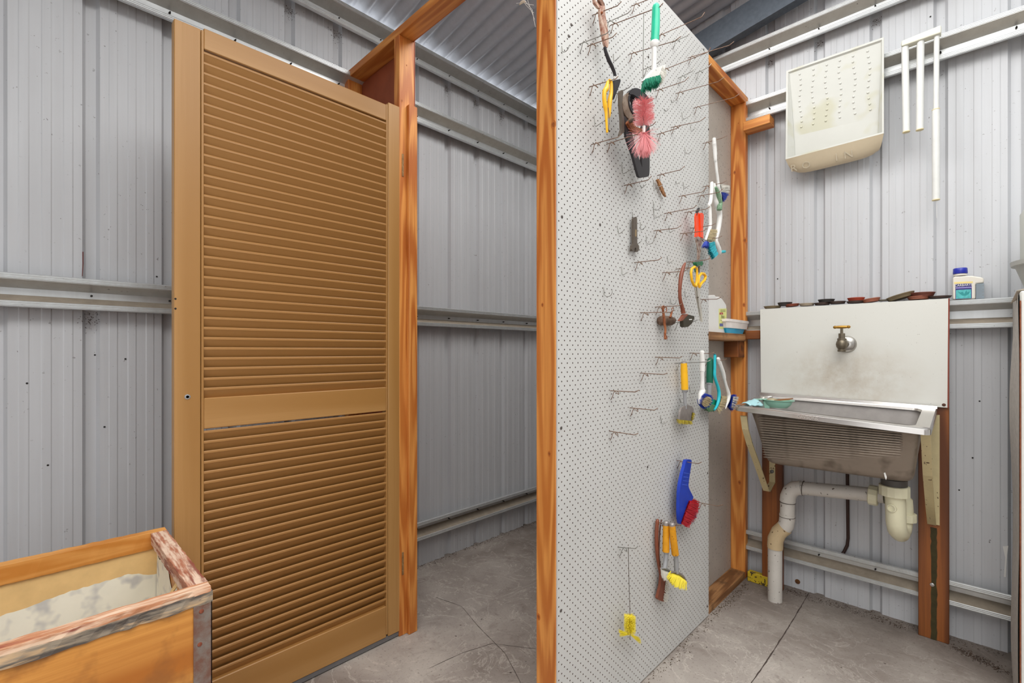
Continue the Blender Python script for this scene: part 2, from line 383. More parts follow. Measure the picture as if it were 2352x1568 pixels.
# the rest of the shed: a closed far side and a wide open doorway behind the camera
m = MB(); m.add([(2.9, -3.0, -0.02), (2.9, YW, -0.02), (2.9, YW, 3.55), (2.9, -3.0, 3.55)], [(0, 1, 2, 3)]); m.build('wall_side', M_wall, kind='structure', fix=False)
m = MB()
for a, b, c, d in ((-2.1, -0.5, 0, 2.5), (1.2, 2.9, 0, 2.5), (-2.1, 2.9, 2.1, 3.55)): m.box((a, -3.02, c), (b, -3.0, d))
m.build('wall_back', M_wall, kind='structure')
# dark steel rafter hung under the roof along the sink wall
rf = MB(); yr = 2.442
def raf(x, dz): return 2.663 + 0.158 * (x + 0.96) + dz
sec = [(yr + 0.05, 0.0), (yr, 0.0), (yr, 0.132), (yr + 0.05, 0.132)]
for x in (-2.0, 2.6): rf.v += [Vector((x, y, raf(x, dz))) for y, dz in sec]
rf.f += [(0, 1, 5, 4), (1, 2, 6, 5), (2, 3, 7, 6), (3, 0, 4, 7), (0, 3, 2, 1), (4, 5, 6, 7)]
tag(rf.build('roof_rafter', M_steel), 'dark grey steel rafter sloping up under the roof above the sink wall', 'rafter')

# ------------------------------------------------------------------ stud partition around the store corner
YF = 1.028; YB = 1.098                               # door partition front and back
XF, XB = -0.8145, -0.885                             # pegboard partition front and back
part = empty('timber_partition', (-0.85, 1.05, 0), 'orange pine stud partition with door header and corner post around the store corner', 'partition')
def stud(a, b, ax, name='stud', mat=None): return MB().cbox(a, b, 0.002).build(name, mat or M_pine[ax], part)
stud((XW + 0.003, YF, 2.379), (XF, YB, 2.410), 0, 'top_plate')
stud((XW + 0.003, YF, 0.0), (XW + 0.038, YB, 2.379), 2)
xj0, xj1 = on_y(905, 400, YF).x, on_y(917, 400, YF).x
stud((xj0, YF, 0.0), (xj1, YB, 2.379), 2)
stud((xj1, YF + 0.034, 0.0), (xj1 + 0.017, YB + 0.004, on_y(940, 238, YF + 0.034).z), 2, 'door_jamb')
stud((XW + 0.04, YF, 0.0), (xj0, YB, 0.035), 0, 'bottom_plate')
MB().box((XW + 0.003, YB, 0.0), (xj1, YB + 0.004, 2.40)).build('lining_board', M_redboard, part)
stud((XB, 1.004, 0.0), (XF, 1.040, 2.379), 2, 'corner_post')
stud((XB, 1.040, 2.364), (XF, 2.532, 2.400), 1, 'top_plate')
stud((XB, 1.040, 0.0), (XF, 2.490, 0.034), 1, 'bottom_plate', M_old)
stud((XB, 1.50, 0.034), (XF, 1.535, 2.364), 2)
stud((XB, 1.99, 0.034), (XF, 2.024, 2.364), 2)
stud((XB, 2.492, 0.0), (XF, 2.527, 2.364), 2)
MB().box((XB - 0.004, 1.04, 0.0), (XB, 2.53, 2.40)).build('lining_board', M_hard, part)
sh = MB().cbox((XB, 2.026, 1.176), (-0.806, 2.470, 1.211), 0.002).build('shelf', M_old, part)
MB().cbox((XB, 2.40, 1.098), (-0.818, 2.491, 1.176), 0.002).build('shelf_cleat', M_post[0], part)
for (u0, v0, u1, v1, yy) in ((1721, 276, 1768, 296, 2.455), (1721, 759, 1746, 776, 2.48)):
    a = on_y(u0, v0, yy); b = on_y(u1, v1, yy)
    MB().cbox((XF + 0.001, yy, a.z), (b.x, 2.527, a.z - 0.042), 0.002).build('noggin', M_post[0] if v0 > 700 else M_pine[0], part)

M_knot = plain('pine_knot', (150, 80, 32), 0.6, 0, 0.35, 120); M_knot2 = plain('pine_knot_ring', (188, 108, 44), 0.6, 0, 0.2, 120)
def knot(host, p, n, r):
    for k, (rr_, mt_, h_) in enumerate(((r * 0.85, M_knot2, 0.0003), (r * 0.45, M_knot, 0.0006))):
        m = MB(); m.lathe([(rr_, -0.0005), (rr_, h_)], p, n, 14)
        for v in m.v: v.z = p.z + (v.z - p.z) * 1.45
        m.build('knot', mt_, host)
hosts = {c.name.split('.')[0] + str(i): c for i, c in enumerate(part.children)}
post_o = [c for c in part.children if c.name.startswith('corner_post')][0]
studs = [c for c in part.children if c.name.startswith('stud')]
end_o = max(studs, key=lambda c: WORLD[c.name].y); jam_o = studs[1]
for u, v, r in ((1262, 1042, 0.007), (1237, 1416, 0.008), (1271, 286, 0.010), (1262, 70, 0.004), (1246, 700, 0.005)): knot(post_o, on_y(u, v, 1.004), (0, -1, 0), r)
for u, v, r in ((1699, 1108, 0.010), (1711, 552, 0.012), (1688, 396, 0.009), (1709, 700, 0.009), (1696, 283, 0.003)): knot(end_o, on_y(u, v, 2.492), (0, -1, 0), r)
for u, v, r in ((923, 231, 0.006), (934, 150, 0.003)): knot(jam_o, on_x(u, v, xj1), (1, 0, 0), r)
# pegboard with real holes, staggered columns
pm = MB(); PY0, PY1, PZ0, PZ1 = 1.006, 2.027, 0.006, 2.402; dy, dz, rad, NS = 0.01245, 0.0250, 0.0024, 6
ncol = int((PY1 - PY0) / dy); nrow = int((PZ1 - PZ0) / dz)
V = pm.v; F = pm.f; HW = []
for c in range(ncol):
    ya = PY0 + c * dy; yb = ya + dy if c < ncol - 1 else PY1; yc = ya + dy / 2
    off = 0 if c % 2 else dz / 2
    edges = [PZ0 + off + dz * r for r in range(nrow + 1) if PZ0 + off + dz * r <= PZ1]
    if off: F.append(tuple(range(len(V), len(V) + 4))); V += [Vector((XP, ya, PZ0)), Vector((XP, yb, PZ0)), Vector((XP, yb, edges[0])), Vector((XP, ya, edges[0]))]
    if PZ1 - edges[-1] > 1e-4: F.append(tuple(range(len(V), len(V) + 4))); V += [Vector((XP, ya, edges[-1])), Vector((XP, yb, edges[-1])), Vector((XP, yb, PZ1)), Vector((XP, ya, PZ1))]
    for r in range(len(edges) - 1):
        za, zb = edges[r], edges[r + 1]; zc = (za + zb) / 2; b = len(V)
        V += [Vector((XP, ya, za)), Vector((XP, yb, za)), Vector((XP, yb, zc)), Vector((XP, yb, zb)), Vector((XP, ya, zb)), Vector((XP, ya, zc))]
        ang = [math.radians(q) for q in (240, 300, 0, 60, 120, 180)]
        V += [Vector((XP, yc + rad * math.cos(q), zc + rad * math.sin(q))) for q in ang]
        V += [Vector((XP - 0.0045, yc + rad * math.cos(q), zc + rad * math.sin(q))) for q in ang]
        for k in range(6):
            j = (k + 1) % 6; F.append((b + k, b + j, b + 6 + j, b + 6 + k)); F.append((b + 6 + k, b + 6 + j, b + 12 + j, b + 12 + k)); HW.append(len(F) - 1)
e = len(V); V += [Vector((x, y, z)) for x in (XP, XP - 0.0042) for y, z in ((PY0, PZ0), (PY1, PZ0), (PY1, PZ1), (PY0, PZ1))]
for k in range(4): j = (k + 1) % 4; F.append((e + k, e + j, e + 4 + j, e + 4 + k))
peg = pm.build('pegboard', [M_peg, M_pegback], fix=False, origin=(XP, (PY0 + PY1) / 2, 0))
for k in HW: peg.data.polygons[k].material_index = 1
tag(peg, 'tall white perforated pegboard panel fixed to the stud partition beside the sink', 'pegboard')
bk = MB().box((XB + 0.03, 1.041, 0.04), (XB + 0.031, 1.989, 2.36)).build('hole_shade_sheet', M_pegback, part)  # added dark sheet, stands in for the shade seen through the holes
for u, v in ((1312, 57), (1306, 83), (1489, 131), (1616, 114), (1627, 297), (1290.5, 498), (1626, 768), (1288.5, 983), (1378, 516), (1487, 1072), (1625, 1086), (1288, 1402), (1624, 1392)):
    p = on_x(u, v, XP); s = MB().lathe([(0.0045, 0), (0.004, 0.0015), (0.001, 0.002)], p, (1, 0, 0), 8); s.build('screw', plain('dull_screw', (92, 84, 80), 0.6, 0.4), peg)

# ------------------------------------------------------------------ louvre door, open at right angles along the left wall
DX = -1.626; DT = 0.034; DY0, DY1 = 0.293, 1.040; DZ0, DZ1 = 0.022, 2.072
door = empty('louvre_door', (DX - DT / 2, 0.66, 0), 'ochre painted wooden louvre door standing open along the left wall', 'door')
SL, SR = 0.366, 0.972
def dpart(name, a, b, mat, c=0.002): return MB().cbox(a, b, c).build(name, mat, door)
dpart('stile', (DX - DT, DY0, DZ0), (DX, SL - 0.008, DZ1), M_door); dpart('stile', (DX - DT, SR + 0.008, DZ0), (DX, DY1, DZ1 + 0.02), M_door)
dpart('bead', (DX - DT + 0.004, SL - 0.0065, DZ0 + 0.01), (DX - 0.001, SL, DZ1), M_door, 0.001); dpart('bead', (DX - DT + 0.004, SR, DZ0 + 0.01), (DX - 0.001, SR + 0.0065, DZ1 + 0.01), M_door, 0.001)
M_rail = wood('ochre_painted_rail', (164, 118, 62), (180, 135, 80), 1, 0.42, 2.0, knot=False)
dpart('rail', (DX - DT, SL, DZ0), (DX - 0.001, SR, 0.142), M_rail); dpart('rail', (DX - DT, SL, 0.897), (DX - 0.001, SR, 0.988), M_rail); dpart('rail', (DX - DT, SL, 2.018), (DX - 0.001, SR, DZ1 + 0.008), M_rail)
dpart('weather_strip', (DX - DT + 0.004, DY0 + 0.01, 0.004), (DX - 0.004, DY1 - 0.01, DZ0), plain('grey_rubber', (110, 108, 108), 0.6), 0.001)
sp = 0.0302; th = 0.0065
def slat_mesh():
    # section in (x, z): tilted blade, front edge low
    sec = [Vector(q) for q in ((-0.0095, 0, -0.0270), (0.0118, 0, 0.0090), (0.0128, 0, 0.0102), (0.0128, 0, 0.0152), (0.0112, 0, 0.0172), (0.0075, 0, 0.0172), (-0.0150, 0, -0.0220))]
    me = bpy.data.meshes.new('slat'); n = len(sec); L = (SR - SL) / 2
    me.from_pydata([p + Vector((0, s * L, 0)) for s in (-1, 1) for p in sec], [], [(i, (i + 1) % n, n + (i + 1) % n, n + i) for i in range(n)] + [tuple(range(n)), tuple(reversed(range(n, 2 * n)))])
    bm = bmesh.new(); bm.from_mesh(me); bmesh.ops.recalc_face_normals(bm, faces=bm.faces); bm.to_mesh(me); bm.free()
    me.materials.append(M_slat); return me
sm = slat_mesh()
for z0, z1 in ((0.142, 0.897), (0.988, 2.018)):
    k = 0; n = int(round((z1 - z0 - 0.004) / sp))
    for k in range(n):
        link_mesh('slat', sm, (DX - 0.0155, (SL + SR) / 2, z0 + 0.013 + k * (z1 - z0 - 0.006) / n), door)
p = on_x(430.5, 911, DX)
k = MB(); k.lathe([(0.0075, 0), (0.0075, 0.0015), (0.004, 0.002), (0.0035, -0.0005)], p, (1, 0, 0), 14); k.build('lock_pin', M_chrome, door, smooth=AUTO)
for zz in (1.82, 0.24):
    MB().cbox((DX - 0.002, DY1, zz), (DX + 0.003, DY1 + 0.008, zz + 0.09), 0.001).build('hinge', rusty('hinge_rust', (130, 96, 60), (170, 140, 96)), door)
for u, v in ((403, 686), (403, 708.5)):
    q = on_x(u, v, DX); MB().lathe([(0.003, 0), (0.0025, 0.001)], q, (1, 0, 0), 7).build('nail', M_dark, door)

# ------------------------------------------------------------------ old plywood crate, lower left
CT = 0.65
c_nr = on_z(495, 1341, CT); c_fr = on_z(360, 1217, CT)
cx0, cx1, cy1, cy0 = -1.572, -1.112, 0.262, -0.62
crate = empty('wooden_crate', (-1.34, -0.18, 0), 'worn open plywood crate with battered rim and paper lining by the louvre door', 'crate')
M_ply = wood('crate_plywood', (176, 104, 34), (214, 148, 70), 1, 0.5, 3.0, stain=(150, 92, 40))
M_rim = worn('battered_rim', (232, 200, 172), (196, 134, 96), (150, 70, 56), 1); M_rimx = worn('battered_end_rim', (226, 196, 172), (176, 112, 84), (134, 66, 50), 0)
M_rimin = wood('crate_rim_inside', (200, 128, 50), (224, 160, 84), 1, 0.55)
M_rimdark = worn('blackened_edge', (84, 76, 70), (150, 136, 118), (204, 170, 130), 1)
M_paper = plain('cream_paper_lining', (240, 236, 218), 0.8, 0, 0.06, 9, (200, 198, 192), 0.08, 22, soft=0.08)
M_kraft = plain('kraft_paper', (240, 202, 138), 0.75, 0, 0.12, 12)
M_corner = rusty('rusted_corner_steel', (128, 92, 78), (140, 130, 122), 0.4, 0.55, 40)
MB().cbox((cx1 - 0.012, cy0, 0.0), (cx1, cy1, CT - 0.03), 0.001).build('side_panel', M_ply, crate)
MB().cbox((cx0, cy0, 0.0), (cx0 + 0.012, cy1, CT - 0.03), 0.001).build('side_panel', M_ply, crate)
MB().cbox((cx0 + 0.012, cy1 - 0.012, 0.0), (cx1 - 0.012, cy1, CT - 0.03), 0.001).build('end_panel', M_ply, crate)
MB().cbox((cx0 + 0.012, cy0, 0.0), (cx1 - 0.012, cy0 + 0.012, CT - 0.03), 0.001).build('end_panel', M_ply, crate)
MB().box((cx0 + 0.012, cy0 + 0.012, 0.02), (cx1 - 0.012, cy1 - 0.012, 0.03)).build('bottom_panel', M_ply, crate)
def ragged(name, a, b, c, d, mat, seg=60, j=0.002):     # bar with slightly uneven edges along y or x
    m = MB(); ax = 1 if abs(b[1] - a[1]) > abs(b[0] - a[0]) else 0
    lo = [min(a[i], b[i]) for i in range(3)]; hi = [max(a[i], b[i]) for i in range(3)]; oth = 1 - ax
    for k in range(seg + 1):
        t = lo[ax] + (hi[ax] - lo[ax]) * k / seg
        for o, z in ((lo[oth], lo[2]), (hi[oth], lo[2]), (hi[oth], hi[2]), (lo[oth], hi[2])):
            q = [0, 0, 0]; q[ax] = t; q[oth] = o + random.uniform(-j, j); q[2] = z + random.uniform(-j, j) * 0.7; m.v.append(Vector(q))
    for k in range(seg):
        for i in range(4): m.f.append((4*k+i, 4*k+(i+1)%4, 4*(k+1)+(i+1)%4, 4*(k+1)+i))
    m.f += [(0, 1, 2, 3), tuple(4 * seg + i for i in (3, 2, 1, 0))]
    return m.build(name, mat, crate)
ragged('rim_strip', (cx1 - 0.026, cy0, CT - 0.012), (cx1 + 0.002, cy1, CT), 0, 0, M_rim, j=0.0014)
ragged('edge_band', (cx1 - 0.004, cy0, CT - 0.032), (cx1 + 0.0045, cy1 + 0.003, CT - 0.011), 0, 0, M_rimdark, j=0.002)
ragged('rim_strip', (cx0, cy0, CT - 0.042), (cx0 + 0.03, cy1, CT), 0, 0, M_rimin, j=0.001)
ragged('rim_strip', (cx0 + 0.03, cy1 - 0.034, CT - 0.03), (cx1 - 0.026, cy1, CT), 0, 0, M_rimx, 40, 0.0009)
m = MB(); q = 0.028
m.cbox((cx1 - q, cy1 - 0.0005, 0.0), (cx1 + 0.003, cy1 + 0.002, CT - 0.008), 0.0005); m.cbox((cx1 + 0.0005, cy1 - q - 0.002, 0.0), (cx1 + 0.003, cy1 + 0.002, CT - 0.02), 0.0005)
m.build('corner_angle', M_corner, crate)
for zz in (0.605, 0.54, 0.45, 0.33, 0.2): MB().lathe([(0.0045, 0), (0.0035, 0.002), (0.001, 0.0026)], (cx1 + 0.003, cy1 - 0.016 - 0.006 * random.random(), zz), (1, 0, 0), 8).build('nail_head', rusty('nail_rust', (120, 60, 40), (150, 84, 60)), crate)
# lining: kraft band along the far side with torn lower edge, cream paper below, sagging
def sheet(name, pts, mat, thick=0.0006):
    m = MB(); n = len(pts[0])
    for row in pts: m.v += [Vector(p) for p in row]
    for j in range(len(pts) - 1):
        for i in range(n - 1): m.f.append((j*n+i, j*n+i+1, (j+1)*n+i+1, (j+1)*n+i))
    o = m.build(name, mat, crate, smooth=True, fix=False); return o
ys = [cy0 + 0.014 + (cy1 - cy0 - 0.03) * i / 40 for i in range(41)]
tear = [random.uniform(-0.006, 0.006) for _ in ys]
for i in range(1, 40): tear[i] = (tear[i-1] + tear[i] + tear[i+1]) / 3
sheet('kraft_lining', [[(cx0 + 0.026 - 0.008 * t, y, CT - 0.03 - t * (0.105 + 0.4 * (y - cy0) * -0.05 + (tear[i] * 2.5 if t > 0.8 else 0))) for i, y in enumerate(ys)] for t in (0, 0.3, 0.6, 0.85, 1.0)], M_kraft)
sheet('paper_lining', [[(cx0 + 0.016 + 0.012 * t + 0.004 * math.sin(9 * y + 6 * t), y, CT - 0.06 - 0.50 * t) for y in ys] for t in (0, 0.2, 0.4, 0.6, 0.8, 1.0)], M_paper)
xs = [cx0 + 0.02 + (cx1 - cx0 - 0.04) * i / 24 for i in range(25)]
sheet('paper_lining', [[(x, cy1 - 0.016 - 0.006 * t - 0.004 * math.sin(15 * x), CT - (0.075 + 0.03 * math.sin(22 * x) + 0.02 * math.sin(61 * x) if t == 0 else 0.09 + 0.48 * t)) for x in xs] for t in (0, 0.1, 0.4, 0.7, 1.0)], M_paper)
sheet('kraft_lining', [[(x, cy1 - 0.0135, CT - 0.028 - 0.03 * t * (1 + 0.5 * math.sin(37 * x))) for x in xs[:14]] for t in (0, 0.5, 1.0)], M_kraft)
sheet('paper_lining', [[(x, y, 0.16 + 0.02 * math.sin(8 * x) * math.sin(5 * y)) for x in xs[::3]] for y in ys[::4]], M_paper)
for kx in (0.26, 0.31, 0.36):
    x = cx0 + kx; m = MB(); m.prism([(x, cy1 - 0.02, CT - 0.05), (x + 0.03, cy1 - 0.022, CT - 0.048), (x + 0.024, cy1 - 0.05, CT - 0.085), (x + 0.006, cy1 - 0.046, CT - 0.10)], (0, -0.0006, 0)); m.build('torn_flap', M_kraft, crate)

# ------------------------------------------------------------------ laundry tub, splashback, tap, legs, waste pipe
BY = 2.465                                           # face of the splashback
bq = [on_y(u, v, BY) for u, v in ((1746, 710), (2178, 685), (2176, 936), (1748, 907))]
m = MB(); m.prism([bq[3], bq[2], bq[1], bq[0]], (0, 0.011, 0)); sb = m.build('splashback_board', M_lam)
tag(sb, 'white laminate splashback board standing above the steel tub', 'splashback')
m = MB(); e = Vector((0.0012, 0, 0)); m.prism([bq[2] + e * 0, bq[2] + Vector((0.004, 0, 0)), bq[1] + Vector((0.004, 0, 0)), bq[1]], (0, 0.0108, 0)); m.build('red_edge', plain('red_brown_edge', (132, 56, 38), 0.6), sb)
for u, v in ((1749.5, 904), (2168, 929.5)): MB().lathe([(0.006, 0), (0.005, 0.002), (0.001, 0.003)], on_y(u, v, BY), (0, -1, 0), 10).build('screw', plain('rust_screw', (92, 58, 44), 0.6, 0.3), sb)
PYF = 2.477
def leg_post(name, u0, u1, top, label):
    a, b = on_y(u0, 1250, PYF), on_y(u1, 1250, PYF)
    o = MB().cbox((a.x, PYF, 0.0), (b.x, 2.5035, top), 0.002).build(name, M_post[2]); return tag(o, label, 'post', 'timber posts carrying the tub')
lp = leg_post('timber_post', 1750, 1797, 1.2, 'dark stained timber post behind the white waste pipe')
rp = leg_post('timber_post', 2109, 2180, 1.30, 'dark stained timber post with a green-black streak at the outer end of the tub')
a, b = on_y(2138, 1210, PYF), on_y(2152, 1474, PYF)
m = MB(); n = 24; L = []; R = []
for k in range(n + 1):
    z = a.z + (b.z - a.z) * k / n; L.append((a.x + random.uniform(-.002, .002), PYF - 0.0006, z)); R.append((b.x + random.uniform(-.002, .002), PYF - 0.0006, z))
m.add(L + R, [(k, k + 1, n + 2 + k, n + 1 + k) for k in range(n)]); o = m.build('mould_streak', plain('green_black_mould', (62, 54, 24), 0.8, 0, 0.35, 30), rp); o['label'] = 'dark green mould streak'
MB().lathe([(0.008, 0), (0.007, 0.003), (0.002, 0.004)], on_y(2141, 1342, PYF), (0, -1, 0), 10).build('bolt_head', M_chrome, rp, smooth=AUTO)

tub = empty('laundry_tub', (-0.41, 2.27, 0.62), 'stainless steel laundry tub with ribbed front on cream brackets', 'sink')
FY = 2.05; BKY = 2.458
FL_, FR_ = on_y(1687, 931, FY), on_y(2138, 986, FY); BR_, BL_ = on_y(2153, 937, BKY), Vector((-0.735, BKY, 0.922))
def bil(s, t, dz=0.0): return (FL_ * (1 - s) + FR_ * s) * (1 - t) + (BL_ * (1 - s) + BR_ * s) * t + Vector((0, 0, dz))
def rloop(s0, s1, t0, t1, rs, rt, dz, n=5):          # rounded rectangle on the tub's top plane
    P = []
    for cs, ct, a0 in ((s1 - rs, t0 + rt, -90), (s1 - rs, t1 - rt, 0), (s0 + rs, t1 - rt, 90), (s0 + rs, t0 + rt, 180)):
        for k in range(n + 1):
            q = math.radians(a0 + 90 * k / n); P.append(bil(cs + rs * math.cos(q), ct + rt * math.sin(q), dz))
    return P
def loft(m, loops, close_end=False):
    n = len(loops[0]); base = len(m.v)
    for L in loops: m.v += [Vector(p) for p in L]
    for j in range(len(loops) - 1):
        for i in range(n): m.f.append((base + j*n+i, base + j*n+(i+1)%n, base + (j+1)*n+(i+1)%n, base + (j+1)*n+i))
    if close_end: m.f.append(tuple(base + (len(loops) - 1) * n + i for i in range(n)))
m = MB()
loft(m, [rloop(0.012, 0.988, 0.015, 0.985, .03, .05, -0.023), rloop(0, 1, 0, 1, .03, .05, -0.021), rloop(0, 1, 0, 1, .03, .05, -0.004), rloop(0.006, 0.994, 0.01, 0.99, .03, .05, 0.0),
         rloop(0.05, 0.935, 0.055, 0.90, .05, .08, 0.0), rloop(0.056, 0.93, 0.065, 0.89, .05, .08, -0.008)])
m.build('rim', M_stain, tub, smooth=AUTO)
m = MB(); m.hexa([bil(0.0, .955, 0.0), bil(1, .955, 0.0), bil(1, 1, 0.0), bil(0, 1, 0.0), bil(0.0, .965, 0.010), bil(1, .965, 0.010), bil(1, 1, 0.010), bil(0, 1, 0.010)]); m.build('back_upstand', M_stain, tub)
# bowl: outside shell tapering to a smaller base, inside shell a little smaller
zb = on_y(1752, 1063, 2.135); zb2 = on_y(2098, 1111, 2.135)
def bloop(t, inset, dzz=0.0, n=5):
    # t 0 top .. 1 bottom ; corners in world space
    tl = bil(0.075, 0.07); tr = bil(0.955, 0.07); tbr = bil(0.955, 0.93); tbl = bil(0.075, 0.93)
    bl = zb + Vector((0.01, 0, 0)); br = zb2; bbr = br + Vector((-0.012, 0.25, 0.004)); bbl = bl + Vector((0.012, 0.25, 0.004))
    q = [a * (1 - t) + b * t for a, b in zip((tl, tr, tbr, tbl), (bl, br, bbr, bbl))]
    c = (q[0] + q[1] + q[2] + q[3]) / 4
    q = [p + (c - p).normalized() * inset for p in q]
    P = []; rr = 0.035
    for k in range(4):
        p = q[k]; a = (q[k - 1] - p).normalized(); b = (q[(k + 1) % 4] - p).normalized()
        for i in range(n + 1):
            w = i / n; s = p + a * rr * (1 - w) ** 2 + b * rr * w ** 2; P.append(s + Vector((0, 0, dzz)))
    return P
m = MB(); loft(m, [bloop(t, i, -0.012 if t == 0 else 0) for t, i in ((0, 0), (0.3, 0), (0.6, 0), (0.88, 0), (0.95, 0.004), (0.985, 0.012), (1.0, 0.03))], True)
bowl = m.build('bowl', M_stain_dull, tub, smooth=AUTO)
m = MB(); loft(m, [bloop(t, i, 0) for t, i in ((0, 0.008), (0.3, 0.008), (0.6, 0.008), (0.85, 0.01), (0.94, 0.03), (0.965, 0.06))], True); m.build('basin', plain('wet_grey_basin', (170, 164, 160), 0.45, 0.5, 0.14, 16), tub, smooth=AUTO)
for k in range(17):
    t = k / 16; ya = 2.0755 + 0.054 * t
    A = on_y(1740 + 13 * t, 958 + 91 * t, ya); B_ = on_y(2072 + 4 * t, 988 + 90 * t, ya + 0.001)
    m = MB(); m.tube([A, A + (B_ - A) * 0.02, A + (B_ - A) * 0.98, B_], [0.001, 0.0034, 0.0034, 0.001], 6, flat=(0, -1, 0)); m.build('rib', M_stain_dull, bowl, smooth=True)
fm = bil(0.43, -0.004, -0.0125); right = (FR_ - FL_).normalized()
text('maker_stamp', 'DAVSONS', 0.014, plain('bright_stamp', (220, 214, 208), 0.35, 0.7), fm, right, (0, 0, 1), tub, 1.1)
MB().prism([on_y(u, v, 2.125) for u, v in ((2030, 1086), (2033, 1085), (2037, 1096), (2035, 1102), (2032, 1095))], (0, 0.004, 0)).build('paint_drip', M_wh, tub)
def bar(m, path, w, t, side):                       # flat bar: width along 'side'
    s = Vector(side).normalized(); P = [Vector(p) for p in path]; L = []
    for i, p in enumerate(P):
        d = (P[min(i + 1, len(P) - 1)] - P[max(i - 1, 0)]).normalized(); nn = s.cross(d).normalized()
        L.append([p + s * w / 2 + nn * t / 2, p - s * w / 2 + nn * t / 2, p - s * w / 2 - nn * t / 2, p + s * w / 2 - nn * t / 2])
    b = len(m.v)
    for q in L: m.v += q
    for i in range(len(P) - 1):
        for k in range(4): m.f.append((b + 4*i+k, b + 4*i+(k+1)%4, b + 4*(i+1)+(k+1)%4, b + 4*(i+1)+k))
    m.f += [(b, b + 1, b + 2, b + 3), tuple(b + 4 * (len(P) - 1) + k for k in (3, 2, 1, 0))]
xb = -0.688
pth = [on_x(u, v, xb) for u, v in ((1708, 955), (1712, 985), (1722, 1020), (1738, 1063), (1752, 1103), (1760, 1126))]
pe = pth[-1]; pth = [Vector((xb, p.y, p.z)) for p in pth]
m = MB(); bar(m, pth + [Vector((xb, min(pe.y + 0.02, 2.474), pe.z - 0.004)), Vector((xb, 2.474, pe.z + 0.02)), Vector((xb, 2.474, 0.86))], 0.025, 0.006, (1, 0, 0)); br1 = m.build('bracket', M_cream, tub)
MB().lathe([(0.009, 0), (0.009, 0.006), (0.003, 0.008)], (xb, 2.471, on_y(1771, 1082, 2.47).z), (0, -1, 0), 6).build('bolt', plain('dull_bolt', (110, 108, 104), 0.5, 0.6), br1)
A = on_y(2126, 992, 2.095); B_ = on_y(2140, 1203, 2.468)
m = MB(); bar(m, [A, A * 0.6 + B_ * 0.4 + Vector((0, -0.03, -0.005)), A * 0.25 + B_ * 0.75 + Vector((0, -0.02, -0.004)), B_], 0.026, 0.006, (1, 0, 0)); bar(m, [Vector((B_.x + 0.008, 2.472, B_.z)), Vector((B_.x + 0.008, 2.472, 0.88))], 0.03, 0.006, (1, 0, 0)); m.build('bracket', M_cream, tub)

# tap
tapc = on_y(1945, 790, BY); bodyc = on_y(1933.3, 790.5, 2.405); bodyc.x = tapc.x; bodyc = Vector((on_y(1933.3, 790, 2.405).x, 2.405, on_y(1933.3, 790, 2.405).z))
tap = empty('garden_tap', (bodyc.x, 2.42, bodyc.z - 0.03), 'weathered brass tap with T handle on the white splashback', 'tap')
MB().lathe([(0.036, 0), (0.036, 0.003), (0.031, 0.010), (0.020, 0.016), (0.012, 0.017)], tapc, (0, -1, 0), 28).build('wall_flange', plain('dull_chrome', (184, 180, 174), 0.28, 0.85, 0.08, 40), tap, smooth=AUTO)
MB().tube([tapc + Vector((0, -0.005, 0)), bodyc + Vector((0.0, 0.0, 0))], 0.012, 14).build('spigot', M_bronze, tap, smooth=AUTO)
MB().lathe([(0.014, -0.032), (0.015, -0.030), (0.015, -0.024), (0.013, -0.022), (0.019, -0.012), (0.021, 0), (0.019, 0.010), (0.014, 0.018)], bodyc, (0, 0, 1), 20).build('body', M_bronze, tap, smooth=AUTO)
MB().lathe([(0.0165, 0.016), (0.0165, 0.024), (0.012, 0.025), (0.012, 0.045), (0.0055, 0.046), (0.0050, 0.066)], bodyc, (0, 0, 1), 8).build('bonnet', M_bronze, tap, smooth=AUTO)
hz = bodyc + Vector((0, 0, 0.072))
m = MB(); m.tube([hz + Vector((-0.022, 0, 0)), hz + Vector((-0.012, 0, 0)), hz, hz + Vector((0.012, 0, 0)), hz + Vector((0.022, 0, 0))], [0.0052, 0.0062, 0.0068, 0.0062, 0.0052], 12)
for s in (-1, 1): m.lathe([(0.001, -0.007), (0.005, -0.005), (0.0072, 0), (0.005, 0.005), (0.001, 0.007)], hz + Vector((s * 0.024, 0, 0)), (1, 0, 0), 12)
m.build('tee_handle', M_brass, tap, smooth=AUTO)

# waste pipe
f0 = on_z(1780, 1378, 0.0); py = f0.y
wp = empty('waste_pipe', (f0.x, py, 0), 'white plastic waste pipe with trap running from tub to floor', 'pipe')
rr = 0.0295
def pp(*pts): return [on_y(u, v, py) for u, v in pts]
MB().tube(pp((1780, 1380), (1780, 1256)), rr, 18).build('riser', M_pvc, wp, smooth=AUTO)
MB().tube(pp((1780, 1258), (1781, 1238), (1789, 1222), (1803, 1210)), rr + 0.003, 18).build('coupling', M_pvc_tan, wp, smooth=AUTO)
MB().tube(pp((1797, 1215), (1806, 1205), (1808, 1190), (1808, 1180)), rr + 0.002, 18).build('bend', M_pvc, wp, smooth=AUTO)
MB().tube(pp((1808, 1186), (1809, 1150)), rr, 18).build('riser', M_pvc, wp, smooth=AUTO)
MB().tube(pp((1809, 1152), (1810, 1140), (1815, 1129), (1826, 1121), (1842, 1120)), rr + 0.002, 18).build('elbow', M_pvc, wp, smooth=AUTO)
MB().tube(pp((1838, 1120), (2005, 1136), (2030, 1139)), rr - 0.001, 18).build('crosspipe', M_pvc, wp, smooth=AUTO)
